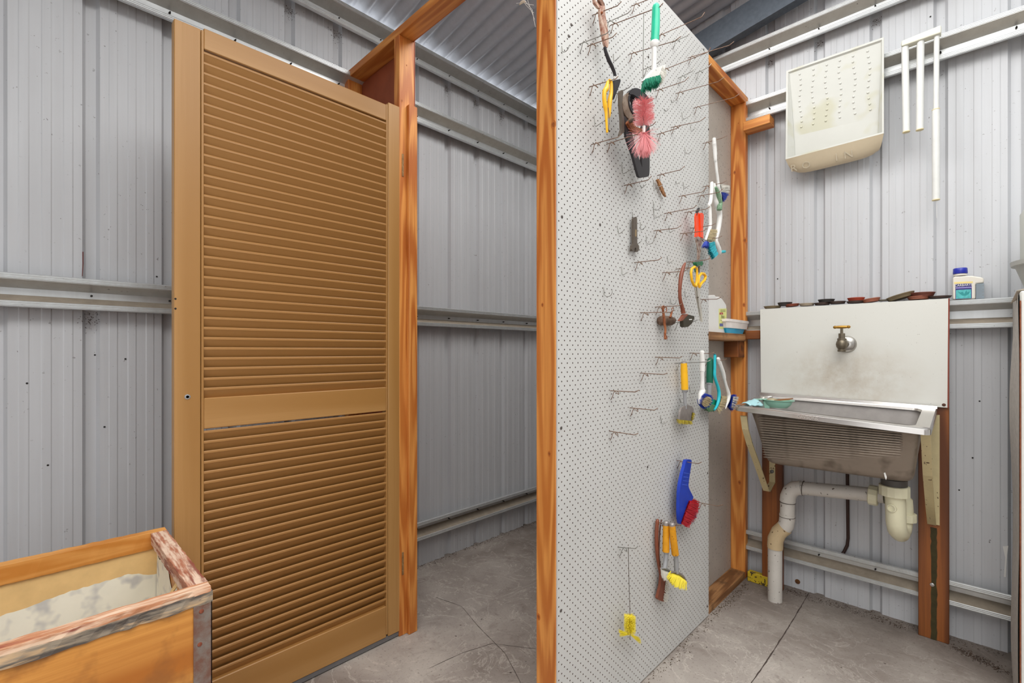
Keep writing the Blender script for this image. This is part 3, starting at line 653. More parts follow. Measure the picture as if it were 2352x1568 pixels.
for u, v, w in ((1808, 1186, 0), (1809, 1153, 0), (1845, 1120.6, 1)):
    c = on_y(u, v, py); ax = (0, 0, 1) if not w else (1, 0, -0.03); MB().lathe([(rr + 0.0026, -0.0012), (rr + 0.0026, 0.0012)], c, ax, 18).build('joint_ring', plain('pipe_joint_dirt', (84, 74, 64), 0.8), wp)
c = on_y(2006, 1137, py); MB().lathe([(rr + 0.006, -0.016), (rr + 0.010, -0.013), (rr + 0.010, 0.013), (rr + 0.006, 0.016)], c, (1, 0, -0.03), 12).build('union_nut', M_pvc_y, wp, smooth=False)
tq = on_y(2055, 1128, py - 0.07); ty = py - 0.07
tr_ = 0.0315
trap = [on_y(2056, 1135, ty), on_y(2057, 1175, ty), on_y(2058, 1200, ty + 0.002), on_y(2061, 1217, ty + 0.018), on_y(2066, 1224, ty + 0.05), on_y(2072, 1214, ty + 0.085), on_y(2076, 1196, ty + 0.10), on_y(2077, 1170, ty + 0.10), on_y(2076, 1150, ty + 0.10), on_y(2066, 1142, ty + 0.088), on_y(2030, 1139, py)]
MB().tube(trap, [tr_, tr_, tr_, tr_, tr_, tr_ * .95, tr_ * .9, tr_ * .9, tr_ * .9, tr_ * .9, tr_ * .9], 18).build('trap', M_pvc_y, wp, smooth=AUTO)
MB().lathe([(0.044, -0.020), (0.048, -0.018), (0.048, 0.018), (0.044, 0.020)], on_y(2054, 1126, ty), (0, 0, 1), 14).build('outlet_nut', M_pvc_y, wp)
MB().lathe([(0.040, 0), (0.040, 0.03)], on_y(2054, 1118, ty), (0, 0, 1), 18).build('outlet', plain('grey_rubber_outlet', (84, 80, 76), 0.5), wp, smooth=AUTO)
MB().lathe([(0.035, -0.016), (0.039, -0.014), (0.039, 0.014), (0.035, 0.016)], on_y(2077, 1186, ty + 0.10), (0, 0, 1), 12).build('trap_nut', M_pvc_y, wp)
cp = on_y(2050, 1166, ty - tr_ * 0.8); m = MB(); m.lathe([(0.015, 0), (0.015, 0.010), (0.011, 0.011), (0.010, 0.007)], cp, (-0.25, -1, 0), 16); m.build('inspection_plug', M_pvc_y, wp, smooth=AUTO)
MB().tube([on_y(1946, 1060, 2.548), on_y(1948, 1235, 2.548), on_y(1946, 1252, 2.546), on_y(1938, 1268, 2.54), on_y(1930, 1276, 2.53)], 0.0065, 10).build('water_pipe', plain('dark_copper_pipe', (62, 42, 36), 0.5, 0.4))
tag(bpy.data.objects['water_pipe'], 'thin dark copper water pipe on the wall behind the waste pipe', 'pipe')
a = on_z(1722, 1328, 0.0); MB().cbox((-0.800, 2.475, 0.0), (-0.700, 2.505, 0.048), 0.003).build('yellow_block', plain('scuffed_yellow_paint', (206, 176, 36), 0.6, 0, 0.1, 20, (74, 58, 30), 0.10, 60))
tag(bpy.data.objects['yellow_block'], 'scuffed yellow block lying on the floor in the corner behind the white pipe', 'block')

# soap dish with soap, and cloth, on the tub
sc = on_y(1787, 921, 2.30); sd = empty('soap_dish', sc, 'mint green plastic soap dish hooked on the back corner of the steel tub', 'soap dish')
M_mint = plain('mint_plastic', (160, 212, 190), 0.35, 0, 0.05)
m = MB(); n = 24
prof = [(0.3, -0.030), (0.62, -0.028), (0.88, -0.014), (0.97, 0.0), (1.12, 0.004), (1.12, 0.006), (0.95, 0.004), (0.85, -0.010), (0.55, -0.022), (0.02, -0.023)]
for r, h in prof: m.v += [sc + Vector((0.058 * r * math.cos(2 * math.pi * k / n), 0.040 * r * math.sin(2 * math.pi * k / n), h)) for k in range(n)]
for i in range(len(prof) - 1):
    for k in range(n): m.f.append((i*n+k, i*n+(k+1)%n, (i+1)*n+(k+1)%n, (i+1)*n+k))
m.build('bowl', M_mint, sd, smooth=AUTO)
MB().cbox(sc + Vector((-0.092, -0.018, 0.001)), sc + Vector((-0.05, 0.03, 0.005)), 0.001).build('hook_tab', M_mint, sd)
MB().cbox(sc + Vector((-0.055, -0.02, -0.05)), sc + Vector((-0.028, -0.014, -0.002)), 0.001).build('leg', M_mint, sd)
m = MB(); m.hexa([sc + Vector(p) for p in ((-0.01, -0.02, 0.0), (0.05, -0.02, 0.010), (0.055, 0.015, 0.012), (-0.005, 0.015, 0.002), (-0.01, -0.02, 0.006), (0.05, -0.02, 0.015), (0.055, 0.015, 0.017), (-0.005, 0.015, 0.008))]); tag(m.build('soap_bar', plain('brown_soap', (150, 96, 52), 0.5)), 'thin brown sliver of soap slanting in the mint soap dish', 'soap')
m = MB(); m.lathe([(0.006, -0.018), (0.022, -0.012), (0.024, 0.004), (0.015, 0.010), (0.004, 0.012)], sc + Vector((-0.024, 0.002, 0)), (0, 0, 1), 14); tag(m.build('soap_bar', plain('worn_cream_soap', (176, 164, 134), 0.5), smooth=True), 'rounded cream soap end in the mint soap dish', 'soap')
cA, cB, cC, cD = bil(.028, .10, .004), bil(.045, .46, .005), bil(.112, .44, -.020), bil(.092, .05, .002)
m = MB(); n = 10
for j in range(n + 1):
    for i in range(n + 1):
        s, t = i / n, j / n; p = (cA * (1 - s) + cB * s) * (1 - t) + (cD * (1 - s) + cC * s) * t; m.v.append(p + Vector((0, 0, 0.003 + 0.006 * math.sin(math.pi * t) + 0.0015 * math.sin(14 * s))))
for j in range(n):
    for i in range(n): a = j * (n + 1) + i; m.f.append((a, a + 1, a + n + 2, a + n + 1))
cl = m.build('wash_cloth', plain('pale_blue_cloth', (176, 220, 226), 0.9, 0, 0.05, 60), smooth=True); sol = cl.modifiers.new('t', 'SOLIDIFY'); sol.thickness = 0.0025
tag(cl, 'pale blue wash cloth draped over the corner of the steel tub', 'cloth')

# ------------------------------------------------------------------ pegboard hooks
WR = 0.00135
def hook_long(base, bend, tip, label, mat, group='long wire hooks on the pegboard'):
    b = on_x(base[0], base[1], XP); y0 = b.y
    q = on_y(bend[0], bend[1], y0); t = on_y(tip[0], tip[1], y0)
    m = MB()
    L = q.x - b.x
    c1 = Vector((b.x + 0.022, y0, b.z + (q.z - b.z) * 0.022 / max(L, 0.03)))
    m.tube([b + Vector((-0.003, 0, 0)), c1, q, t], WR, 6)
    # twisted collar and the leg that steadies the hook in the hole below
    m.tube([c1 + Vector((0, 0.0035, 0)), c1 + Vector((0.004, 0.006, -0.007)), c1 + Vector((0.008, 0, -0.010)), c1 + Vector((0.004, -0.006, -0.006)), c1 + Vector((-0.004, -0.004, 0.002))], WR * 0.9, 6)
    m.tube([c1 + Vector((-0.003, -0.003, 0.0)), Vector((b.x + 0.013, y0 - 0.003, b.z - 0.006)), Vector((b.x + 0.009, y0 - 0.002, b.z - 0.018)), Vector((b.x + 0.003, y0 - 0.002, b.z - 0.028))], WR * 0.9, 6)
    o = m.build('pegboard_hook', mat, smooth=True, origin=b); return tag(o, label, 'hook', group)
def hook_small(top, corner, tip, label, mat=None):
    a = on_x(top[0], top[1], XP + 0.001); c = on_x(corner[0], corner[1], XP + 0.001); y0 = c.y; t = on_y(tip[0], tip[1], y0)
    m = MB(); m.tube([a + Vector((-0.004, 0, 0)), a + Vector((0.001, 0, -0.001)), c + Vector((0, 0, 0.003)), c + Vector((0.004, 0, -0.001)), t], 0.0011, 6)
    return tag(m.build('pegboard_clip', mat or M_wire, smooth=True, origin=c), label, 'hook', 'small wire clips on the pegboard')
def hook_u(top, bot, tip, label):
    a = on_x(top[0], top[1], XP + 0.001); y0 = a.y; b = on_y(bot[0], bot[1], y0); t = on_y(tip[0], tip[1], y0)
    m = MB(); w = t.x - a.x
    P = [a + Vector((-0.004, 0, 0)), a, Vector((a.x + 0.002, y0, (a.z + b.z) / 2))]
    for k in range(1, 8):
        q = math.pi * (1 + k / 8); P.append(Vector((a.x + w / 2 + w / 2 * math.cos(q), y0, b.z + w / 2 + w / 2 * math.sin(q))))
    P.append(t); m.tube(P, 0.0011, 6)
    return tag(m.build('pegboard_j_hook', M_wire, smooth=True, origin=a), label, 'hook', 'small J hooks on the pegboard')
R, G = M_rust, M_wire
LONG = [
 ((1360.6,35),(1418,13.4),(1427.6,3.2),R,'rusty wire hook holding the rusty shears'),
 ((1450,14),(1492,-2),(1500,-10),R,'rusty wire hook at the top edge above the green handled brush wire'),
 ((1390,53.6),(1442,30.6),(1450,21.7),G,'grey wire hook just behind the blade of the rusty shears'),
 ((1400.8,58.7),(1515,16),(1523,7),R,'long rusty hook carrying the green handled brush and pink brush wire'),
 ((1330.6,101.4),(1392.5,77.8),(1401.4,69),G,'grey wire hook crossing in front of the rusty shears blade'),
 ((1349,106),(1407,85.5),(1416.7,75.3),R,'rusty wire hook crossing behind the tip of the rusty shears'),
 ((1509,84),(1611.5,39),(1619,28),R,'long bare rusty hook beside the green brush handle'),
 ((1444.5,124.7),(1549.7,94.3),(1564,83.5),R,'long rusty hook passing behind the white neck of the green handled brush'),
 ((1544,97.6),(1578,82.4),(1585,72.6),G,'short bright wire hook in the upper part of the board near the sloping top edge'),
 ((1519,162.6),(1625.6,120),(1632,109.5),R,'long rusty hook beside the white head of the green handled brush'),
 ((1580,133),(1675.5,104),(1686,95.4),R,'long rusty hook reaching past the top corner of the board'),
 ((1477,160.5),(1511.8,144),(1519,135.5),G,'grey wire hook behind the neck of the green handled brush'),
 ((1557,180),(1590,163.7),(1596,155),G,'short bright wire hook above the two bare rusty hooks'),
 ((1597.4,169),(1627.8,154),(1634,146),G,'short bright wire hook by the outer board edge under the top plate'),
 ((1505,209),(1572.5,186.5),(1582,176.7),R,'bare rusty hook just past the green bristles'),
 ((1552,214.7),(1649.5,187.6),(1664.6,176.7),R,'long bare rusty hook crossing the top plate of the partition'),
 ((1593,248),(1686,224),(1698,215.7),R,'long bare rusty hook reaching in front of the end stud'),
 ((1353,199.6),(1414,181.5),(1420,174.6),R,'rusty hook holding the yellow handled snips'),
 ((1410,217.7),(1445,201),(1453,191.9),G,'grey wire hook holding the metal lever of the strap wrench'),
 ((1433,229),(1464,213),(1473,204),G,'grey wire hook inside the ring of the strap wrench'),
 ((1358,332),(1419.5,315),(1428,307),R,'rusty hook below the yellow handled snips ending at the strap wrench lever'),
 ((1393,331),(1464,308),(1474.6,297.8),R,'rusty hook crossing in front of the black strap'),
 ((1452,306),(1499.6,287),(1506.5,279),R,'rusty hook hidden behind the pink bottle brush'),
 ((1509,309),(1554,295),(1566,287),R,'rusty hook just beyond the lower pink bristles'),
 ((1541,292.6),(1607,278.8),(1621,269),R,'bare brown hook beyond the pink bottle brush'),
 ((1614,329.6),(1657,317.6),(1670,311.5),R,'rusty hook holding the tall white dish brush'),
 ((1433,425.8),(1488,413.8),(1496.8,404),R,'bare rusty hook just under the black strap loop'),
 ((1509.5,402.7),(1563,390),(1573,381),R,'bare rusty hook above the small wooden stick'),
 ((1559,451),(1612,441),(1623.5,431),R,'bare brown hook above the orange snips'),
 ((1602,450.5),(1651,441.7),(1661,433),R,'rusty hook crossing in front of the two white brushes'),
 ((1614,429),(1660,420),(1669,414.6),R,'rusty hook threaded through the green grip brush'),
 ((1525.5,490.4),(1592.4,477.6),(1600.4,471),R,'long bare rusty hook ending above the orange handles'),
 ((1572.5,488),(1622,480),(1630.7,474.4),R,'rusty hook holding the orange snips'),
 ((1501.5,530),(1555,523.9),(1565,516.7),R,'bare rusty hook between the spanner and the orange snips'),
 ((1562,536.6),(1614,531),(1624,524.7),R,'rusty hook crossing low in front of the orange handles'),
 ((1586,523.9),(1634.7,517.5),(1643.5,512.7),R,'rusty hook passing behind the orange handles'),
 ((1600,551.5),(1650.6,546),(1658.6,541.4),R,'rusty hook by the cyan bristles of the green grip brush'),
 ((1457,602.8),(1512,597),(1520.7,590.8),R,'bare rusty hook below the spanner'),
 ((1576.5,602),(1623.5,596.4),(1631.5,592.4),R,'rusty hook above the yellow scissors loops'),
 ((1551.8,618),(1604,612.6),(1609,608.6),R,'rusty hook holding the yellow scissors'),
 ((1521.5,626),(1571.7,623),(1582,616.6),R,'brown hook holding the brown handled scrubbing brush'),
 ((1606,687.6),(1646.6,686.8),(1655.4,682.8),R,'bare rusty hook in front of the white jug'),
 ((1504.7,705),(1559,702),(1566,697),R,'rusty hook holding the rusty strap clamp'),
 ((1470.4,717.8),(1540.6,717),(1548.6,712),R,'rusty hook crossing in front of the rusty strap clamp'),
 ((1548.6,741),(1598,737),(1605,733),G,'dull brown hook under the dark scrubbing brush head'),
 ((1504.7,819.9),(1560.5,822),(1567,818),R,'bare rusty hook above the yellow handled scraper brush'),
 ((1583.6,810.3),(1633,811.9),(1641,808.7),R,'brown hook holding the white brush with blue rim'),
 ((1551.8,834),(1622.7,831),(1631.5,827),G,'long grey hook holding the yellow handled scraper brush'),
 ((1618,826),(1661.8,827),(1669,824),R,'brown hook holding the turquoise brush and white brush'),
 ((1470.4,856.5),(1524.7,859.7),(1532.6,856.5),R,'bare rusty hook level with the middle of the yellow scraper handle'),
 ((1402,897),(1459,900),(1468,895.6),R,'bare rusty hook nearest the corner post in the middle of the board'),
 ((1446.5,936),(1503,941.8),(1511,937),R,'bare rusty hook beside the scraper brush bristles'),
 ((1400,989.7),(1457,998.4),(1465.7,995),R,'lowest bare rusty hook in the middle of the board'),
 ((1554,1057),(1604,1064.6),(1611.5,1060.6),R,'rusty hook holding the blue hand brush'),
 ((1603.6,1153),(1647.4,1161.8),(1661,1159),R,'bare brown hook beside the red bristles'),
 ((1504,1197.7),(1558,1207),(1566,1204),R,'rusty hook holding the brown brush and two yellow brushes'),
 ((1421,1256.6),(1458.8,1259.5),(1465.4,1254),G,'lowest grey hook holding the yellow bottle brush'),
]
for b, q, t, mt, lb in LONG: hook_long(b, q, t, lb, mt)
SMALL = [
 ((1408.8,124.7),(1410,141),(1425,128),'small wire clip beside the black handle of the shears'),
 ((1541,228.8),(1543.6,236),(1552,227.7),'small wire clip under a bare rusty hook right of the strap wrench'),
 ((1525,250),(1528,256),(1537.8,248),'small wire clip just beyond the upper pink bristles'),
 ((1566,258),(1567.5,275),(1586.6,264.5),'long-armed wire clip above the bare brown hook'),
 ((1585.5,286),(1587.6,301.4),(1598,293),'small wire clip under the bare brown hook near the board edge'),
 ((1365,265.6),(1366.5,290.5),(1388,277.5),'wire clip behind the tip of the yellow handled snips'),
 ((1428,377),(1430,399),(1451.4,388),'wire clip beside the lower black strap'),
 ((1470.4,425),(1473,430.6),(1484.8,422.6),'small wire clip under the hook below the black strap'),
 ((1500.7,413),(1502,434.6),(1522,425),'wire clip holding the small wooden stick'),
 ((1551.8,416),(1553,422.6),(1563.7,416),'short wire clip right of the small wooden stick'),
 ((1569,417.8),(1570.6,433),(1582,425.8),'wire clip above the bare brown hook over the orange snips'),
 ((1500.7,480),(1502.7,500.7),(1521.5,492.8),'wire clip just under the J hook right of the spanner top'),
 ((1452,486),(1453.5,500),(1465,496.8),'wire clip holding the spanner'),
 ((1417.8,518),(1420.7,536.6),(1433,528.6),'wire clip left of the spanner'),
 ((1470.4,510),(1471.7,527.8),(1484,520),'wire clip right of the spanner shaft'),
 ((1461.7,542),(1462.5,559.7),(1474,552.6),'wire clip right of the spanner jaw'),
 ((1536.6,518),(1537.4,534),(1548.6,527.8),'wire clip under the hook between spanner and orange snips'),
 ((1612,476),(1614,493),(1626,487),'wire clip right of the orange handles'),
 ((1532.6,587.6),(1534,605),(1546,598),'wire clip above the brown brush handle'),
 ((1428,611.8),(1428.7,631),(1443,624.6),'wire clip below and left of the hook under the spanner'),
 ((1572.5,667.6),(1574,682.8),(1585,678),'wire clip between the brown brush handle and the scissors blade'),
 ((1606,646),(1608,660),(1618,654),'wire clip beside the yellow scissors grip'),
 ((1516.7,957),(1520,973),(1531.8,969.7),'wire clip left of the scraper brush bristles'),
 ((1561,915),(1563.7,924),(1571,923.5),'wire clip half hidden behind the grey scraper shaft'),
]
for a, c, t, lb in SMALL: hook_small(a, c, t, lb)
for a, b, t, lb in [((1290.6,106),(1298,119),(1307,104),'tiny J hook high beside the corner post'),
 ((1572.8,338),(1579.7,353),(1588,341),'J hook beyond the pink bottle brush'),
 ((1500.7,463),(1509.5,482.4),(1517.5,469),'J hook below the small wooden stick'),
 ((1484,540.6),(1492.8,560.5),(1502,546),'J hook right of the spanner jaw'),
 ((1386.7,659.6),(1398,681),(1406.7,664),'lone J hook left on the middle of the board'),
 ((1583.6,885),(1590.8,903.6),(1597,893),'J hook between the scraper brush and the white brush'),
 ((1539.5,684),(1545,699),(1553,690),'J hook above the rusty strap clamp')]: hook_u(a, b, t, lb)

# ------------------------------------------------------------------ tools on the hooks
VIEW = Vector((FW.x, FW.y, 0))
def reach(base, u):                                  # distance from the board at which column u meets the hook from 'base'
    y0 = on_x(base[0], base[1], XP).y; return on_y(u, 500, y0).x - XP
class Tool:
    def __init__(s, name, label, cat, d, anchor, group='tools and brushes on the pegboard'):
        s.d = d; s.x = XP + d; s.root = empty(name, s.P(*anchor), label, cat, group); s.name = name
    def P(s, u, v, dd=0.0): return on_x(u, v, s.x + dd)
    def rad(s, p, r): return r * depth(p) / FPX
    def tube(s, name, mat, pts, n=14, dd=0.0, parent=None, closed=False, smooth=True):
        if len(pts) > 2 and not closed:
            q = []; n_ = len(pts)
            for i in range(n_ - 1):
                a, b, c, d = pts[max(i - 1, 0)], pts[i], pts[i + 1], pts[min(i + 2, n_ - 1)]
                for k in range(4):
                    w = k / 4; e = [0.5 * (2 * b[j] + (c[j] - a[j]) * w + (2 * a[j] - 5 * b[j] + 4 * c[j] - d[j]) * w * w + (3 * b[j] - a[j] - 3 * c[j] + d[j]) * w ** 3) for j in (0, 1)]
                    q.append((e[0], e[1], b[2] + (c[2] - b[2]) * w))
            pts = q + [pts[-1]]
        P = [s.P(p[0], p[1], dd) for p in pts]; m = MB(); m.tube(P, [s.rad(q, p[2]) for q, p in zip(P, pts)], n, closed=closed)
        return m.build(name, mat, parent or s.root, smooth=AUTO if smooth else False)
    def poly(s, name, mat, pts, t=0.006, dd=0.0, parent=None, soft=False):
        if soft:
            n = len(pts); q = []
            for i in range(n):
                a, b, c, d = pts[i - 1], pts[i], pts[(i + 1) % n], pts[(i + 2) % n]
                for k in range(4):
                    w = k / 4; q.append(tuple(0.5 * (2 * b[j] + (c[j] - a[j]) * w + (2 * a[j] - 5 * b[j] + 4 * c[j] - d[j]) * w * w + (3 * b[j] - a[j] - 3 * c[j] + d[j]) * w ** 3) for j in (0, 1)))
            pts = q
        P = [s.P(p[0], p[1], dd - t / 2) for p in pts]; m = MB(); m.prism(P, (t, 0, 0)); return m.build(name, mat, parent or s.root)
    def disc(s, name, mat, c, r, t=0.004, dd=0.0):
        p = s.P(c[0], c[1], dd); m = MB(); q = s.rad(p, r); m.lathe([(q, -t / 2), (q, t / 2 - 0.001), (q * 0.6, t / 2)], p, (1, 0, 0), 14); return m.build(name, mat, s.root, smooth=AUTO)
    def bristles(s, name, mat, roots, tips, n=220, w=0.0007, dep=0.012, dd=0.0, fan=0.25, jit=0.004):
        m = MB()
        def at(line, t):
            k = t * (len(line) - 1); i = min(int(k), len(line) - 2); f = k - i
            return Vector((line[i][0] * (1 - f) + line[i+1][0] * f, line[i][1] * (1 - f) + line[i+1][1] * f))
        for _ in range(n):
            t = random.random(); q = random.uniform(-1, 1)
            a = at(roots, t); b = at(tips, min(1, max(0, t + random.uniform(-0.04, 0.04)))); k = random.uniform(0.86, 1.04); b = a + (b - a) * k
            pa = s.P(a.x, a.y, dd) + VIEW * (q * dep); pb = s.P(b.x, b.y, dd) + VIEW * (q * dep * (1 + fan)) + Vector([random.uniform(-jit, jit) for _ in range(3)])
            m.spike(pa, pb, w)
        return m.build(name, mat, s.root, kind='stuff', fix=False)
P_green = plain('green_plastic', (24, 190, 150), 0.35); P_dgreen = plain('dark_green_plastic', (12, 100, 76), 0.4)
P_yel = plain('yellow_plastic', (246, 184, 22), 0.4, 0, 0.06); P_yelo = plain('worn_yellow_grip', (222, 152, 18), 0.5, 0, 0.12, 60, (150, 96, 30), 0.03, 90)
P_or = plain('orange_red_plastic', (246, 72, 20), 0.35); P_blue = plain('blue_plastic', (28, 62, 178), 0.35); P_cyan = plain('turquoise_plastic', (40, 192, 206), 0.35)
P_blk = plain('black_rubber', (40, 36, 40), 0.5); P_pink = plain('pink_bristle', (254, 172, 175), 0.5, 0, 0.05); P_brown = plain('brown_plastic', (128, 68, 46), 0.4, 0, 0.12, 40)
P_wb = plain('white_bristle', (232, 228, 218), 0.6); P_cb = plain('cream_bristle', (222, 206, 166), 0.6); P_bb = plain('blue_bristle', (26, 58, 168), 0.55)
P_gb = plain('green_bristle', (12, 136, 104), 0.55); P_cyb = plain('cyan_bristle', (52, 182, 196), 0.55); P_yb = plain('yellow_bristle', (242, 222, 60), 0.55, 0, 0.05); P_oy = plain('old_yellow_bristle', (176, 158, 50), 0.6, 0, 0.2, 80)
P_rb = plain('red_bristle', (206, 42, 58), 0.55, 0, 0.2, 90); P_grey = plain('grey_plastic_shaft', (158, 158, 160), 0.4, 0.2, 0.1); P_tin = plain('scratched_tin', (158, 150, 146), 0.4, 0.5, 0.15, 60)
P_rust1 = rusty('rusted_iron', (126, 66, 36), (168, 104, 66), 0.2, 0.75, 70); P_rust2 = rusty('pink_rusted_steel', (150, 96, 76), (204, 178, 160), 0.3, 0.6, 60); P_iron = plain('dull_iron', (106, 96, 86), 0.5, 0.5, 0.15, 70)
P_dkh = plain('dark_brush_head', (56, 50, 36), 0.7, 0, 0.3, 80); P_blade = plain('bright_blade', (212, 208, 198), 0.25, 0.7, 0.08); P_grip = plain('speckled_green_grip', (128, 160, 128), 0.6, 0, 0.1, 90, (86, 120, 92), 0.12, 300)

za = Z(1340, 0, 5.06)
t = Tool('garden_shears', 'rusty shears with black sleeved handle hanging from the top of the pegboard', 'shears', reach((1360.6, 35), 1384), (1381, 30))
t.poly('blade', P_rust2, za((172,80),(228,80),(232,190),(250,280),(268,420),(272,530),(258,566),(240,556),(222,510),(200,400),(180,260),(168,150)), 0.007)
t.poly('handle_arm', P_rust2, za((92,-60),(112,-60),(120,20),(172,80),(172,110),(150,100),(108,45)), 0.007, 0.004)
t.poly('handle_arm', rusty('dark_rust', (96, 60, 46), (150, 110, 88)), za((150,-60),(178,-60),(190,0),(222,55),(228,90),(190,75),(160,20)), 0.007, -0.004)
t.disc('pivot', P_rust1, za((202, 155))[0], 2.6, 0.014, 0.002)
t.tube('handle_sleeve', P_blk, za((246,548,18),(262,610,20),(295,700,22),(330,770,21),(358,840,19),(368,885,18)))
t.poly('handle_tip', P_blk, za((330,945),(385,935),(402,950),(385,1010),(345,1110),(322,1168),(318,1100)), 0.010)
t.poly('handle_tip', M_wh, za((348,890),(385,885),(388,912),(352,915)), 0.004)
t = Tool('garden_snips', 'yellow handled snips seen edge-on beside the corner post', 'snips', reach((1353, 199.6), 1398), (1398, 186))
t.tube('grip', P_yel, za((300,935,18),(322,960,18),(322,1080,22),(306,1170,28),(302,1300,20),(298,1370,10)))
t.tube('grip', P_yel, za((285,940,12),(268,1030,32),(246,1060,26),(242,1140,24),(252,1230,26),(262,1300,18),(267,1400,15),(276,1540,13)), dd=0.006)
t.tube('blade', P_iron, za((288,1250,4),(300,1380,4),(292,1500,5),(304,1520,13)), dd=0.010)
zb_ = Z(1460, 0, 7.13)
t = Tool('scrubbing_brush', 'green handled scrubbing brush with white head and green bristles', 'brush', reach((1400.8, 58.7), 1506), (1506, 20))
t.tube('grip', P_green, zb_((335,100,20),(335,112,52),(333,135,62),(327,400,68),(312,690,68)), 18)
t.tube('collar', M_wh, zb_((311,688,70),(309,725,72),(307,765,58),(306,785,42)), 18); t.tube('neck', M_wh, zb_((306,780,40),(303,1000,37),(300,1160,40)), 16)
t.poly('head', M_wh, zb_((88,1335),(255,1150),(420,1082),(428,1105),(362,1272),(330,1278),(105,1354)), 0.012)
t.bristles('green_bristle_row', P_gb, zb_((120,1345),(375,1275)), zb_((118,1480),(388,1388)), 420, 0.0011, 0.016)
t.bristles('white_bristle_row', P_wb, zb_((372,1270),(425,1120)), zb_((420,1370),(488,1215)), 260, 0.0010, 0.012)
zc_ = Z(1400, 190, 6.814)
t = Tool('bottle_brush', 'pink bottle brush hanging on a long twisted wire', 'brush', reach((1400.8, 58.7), 1478), (1478.5, 32))
t.tube('wire', M_wire, [(1478.8, 30, 1.0), (1478, 80, 0.9), (1477, 160, 0.9), (1477, 224, 1.0), (1478.5, 290, 1.2)], 6)
def bottle(tool, mat, c0, c1, r, n, w, name='bristle_cylinder', dropz=0.2):
    A = tool.P(*c0); B = tool.P(*c1); ax = (B - A).normalized(); e1 = ax.orthogonal().normalized(); e2 = ax.cross(e1); rm = tool.rad(A, r); m = MB()
    for _ in range(n):
        k = random.random(); q = random.uniform(0, 2 * math.pi); rr_ = rm * random.uniform(0.85, 1.05); p = A + (B - A) * k
        m.spike(p, p + (e1 * math.cos(q) + e2 * math.sin(q)) * rr_ + ax * rr_ * random.uniform(-0.1, dropz), w)
    return m.build(name, mat, tool.root, kind='stuff', fix=False)
a_, b_ = zc_((528, 285), (540, 660)); bottle(t, P_pink, a_, b_, 24.5, 850, 0.0005, dropz=-0.25)
t.tube('core', M_wh, zc_((540,680,26),(536,785,24)), 10)
m = MB(); o_ = t.P(*zc_((540, 790))[0])
for _ in range(420):
    q = random.uniform(0, 2 * math.pi); sp_ = abs(random.gauss(0, 0.38)); L_ = random.uniform(0.055, 0.072); d_ = Vector((math.cos(q) * math.sin(sp_), math.sin(q) * math.sin(sp_), -math.cos(sp_)))
    m.spike(o_, o_ + d_ * L_, 0.00055)
for _ in range(70):
    q = random.uniform(0, 2 * math.pi); m.spike(o_, o_ + Vector((math.cos(q), math.sin(q), random.uniform(-0.7, 0.25))) * random.uniform(0.035, 0.055), 0.0004)
m.build('bristle_tuft', P_pink, t.root, kind='stuff', fix=False)
t = Tool('strap_wrench', 'black rubber strap wrench with rusty metal band hanging behind the pink brush', 'strap wrench', 0.055, zc_((170, 160))[0])
t.poly('lever', P_iron, zc_((128,165),(150,130),(178,128),(180,170),(160,330),(180,480),(196,600),(198,780),(140,835),(128,825),(155,740),(150,560),(130,350)), 0.008)
t.poly('metal_band', rusty('band_rust', (112, 92, 74), (160, 144, 128), 0.4, 0.5, 30), zc_((158,330),(178,250),(225,195),(262,170),(268,200),(248,262),(258,370),(300,480),(352,535),(352,610),(280,600),(205,530),(165,420)), 0.010, soft=True)
t.poly('strap_arch', P_blk, zc_((250,200),(278,142),(340,103),(410,110),(490,160),(555,235),(585,320),(520,330),(440,305),(385,240),(320,200),(265,205)), 0.010, soft=True)
t.poly('strap_inner', P_blk, zc_((262,225),(300,222),(345,250),(375,320),(385,420),(345,440),(310,400),(330,330),(300,260),(262,260)), 0.008, -0.012, soft=True)
t.poly('strap_liner', P_blk, zc_((254,225),(268,220),(262,300),(275,380),(315,470),(355,512),(355,535),(305,490),(262,395),(248,300)), 0.012, 0.002, soft=True)
t.poly('buckle', P_rust1, zc_((250,635),(300,570),(345,590),(370,690),(480,740),(500,800),(430,825),(330,765),(275,690)), 0.008, 0.008, soft=True); t.disc('buckle_bolt', P_iron, zc_((325, 600))[0], 4.2, 0.03, 0.014)
t.poly('strap_tail', P_blk, zc_((190,540),(250,600),(300,720),(340,900),(400,1110),(445,1250),(512,1440),(516,1478),(470,1492),(430,1478),(405,1420),(330,1140),(255,930),(215,760)), 0.008, soft=True)
t.poly('strap_tail', P_blk, zc_((478,700),(590,700),(594,1180),(592,1400),(575,1472),(520,1478),(500,1440),(476,1330)), 0.008, -0.006, soft=True)
z3 = Z(1370, 370, 6.272); z4 = Z(1370, 560, 6.272); z5 = Z(1370, 780, 6.272); z6 = Z(1370, 1000, 6.272); z7 = Z(1370, 1220, 4.5056)
t = Tool('wooden_stick', 'small brown wooden stick hanging slanted on a wire clip', 'stick', 0.012, z3((890, 340))[0])
t.poly('stick', wood('stick_wood', (128, 82, 44), (170, 118, 70), 2, 0.6), z3((858,278),(868,262),(882,270),(920,340),(950,420),(986,518),(948,482),(915,420),(885,350)), 0.006, soft=True)
t = Tool('spanner', 'grey open-ended spanner hanging jaw down on the pegboard', 'spanner', 0.012, z3((535, 810))[0])
t.poly('shaft', P_iron, z3((505,832),(520,812),(545,806),(558,830),(562,1190),(587,1225),(589,1280),(570,1310),(546,1306),(548,1266),(534,1246),(523,1266),(520,1300),(494,1298),(479,1270),(481,1225),(508,1190)), 0.007)
t.poly('maker_patch', plain('worn_brass_patch', (150, 128, 92), 0.5), z3((527,990),(545,990),(545,1090),(527,1090)), 0.0082)
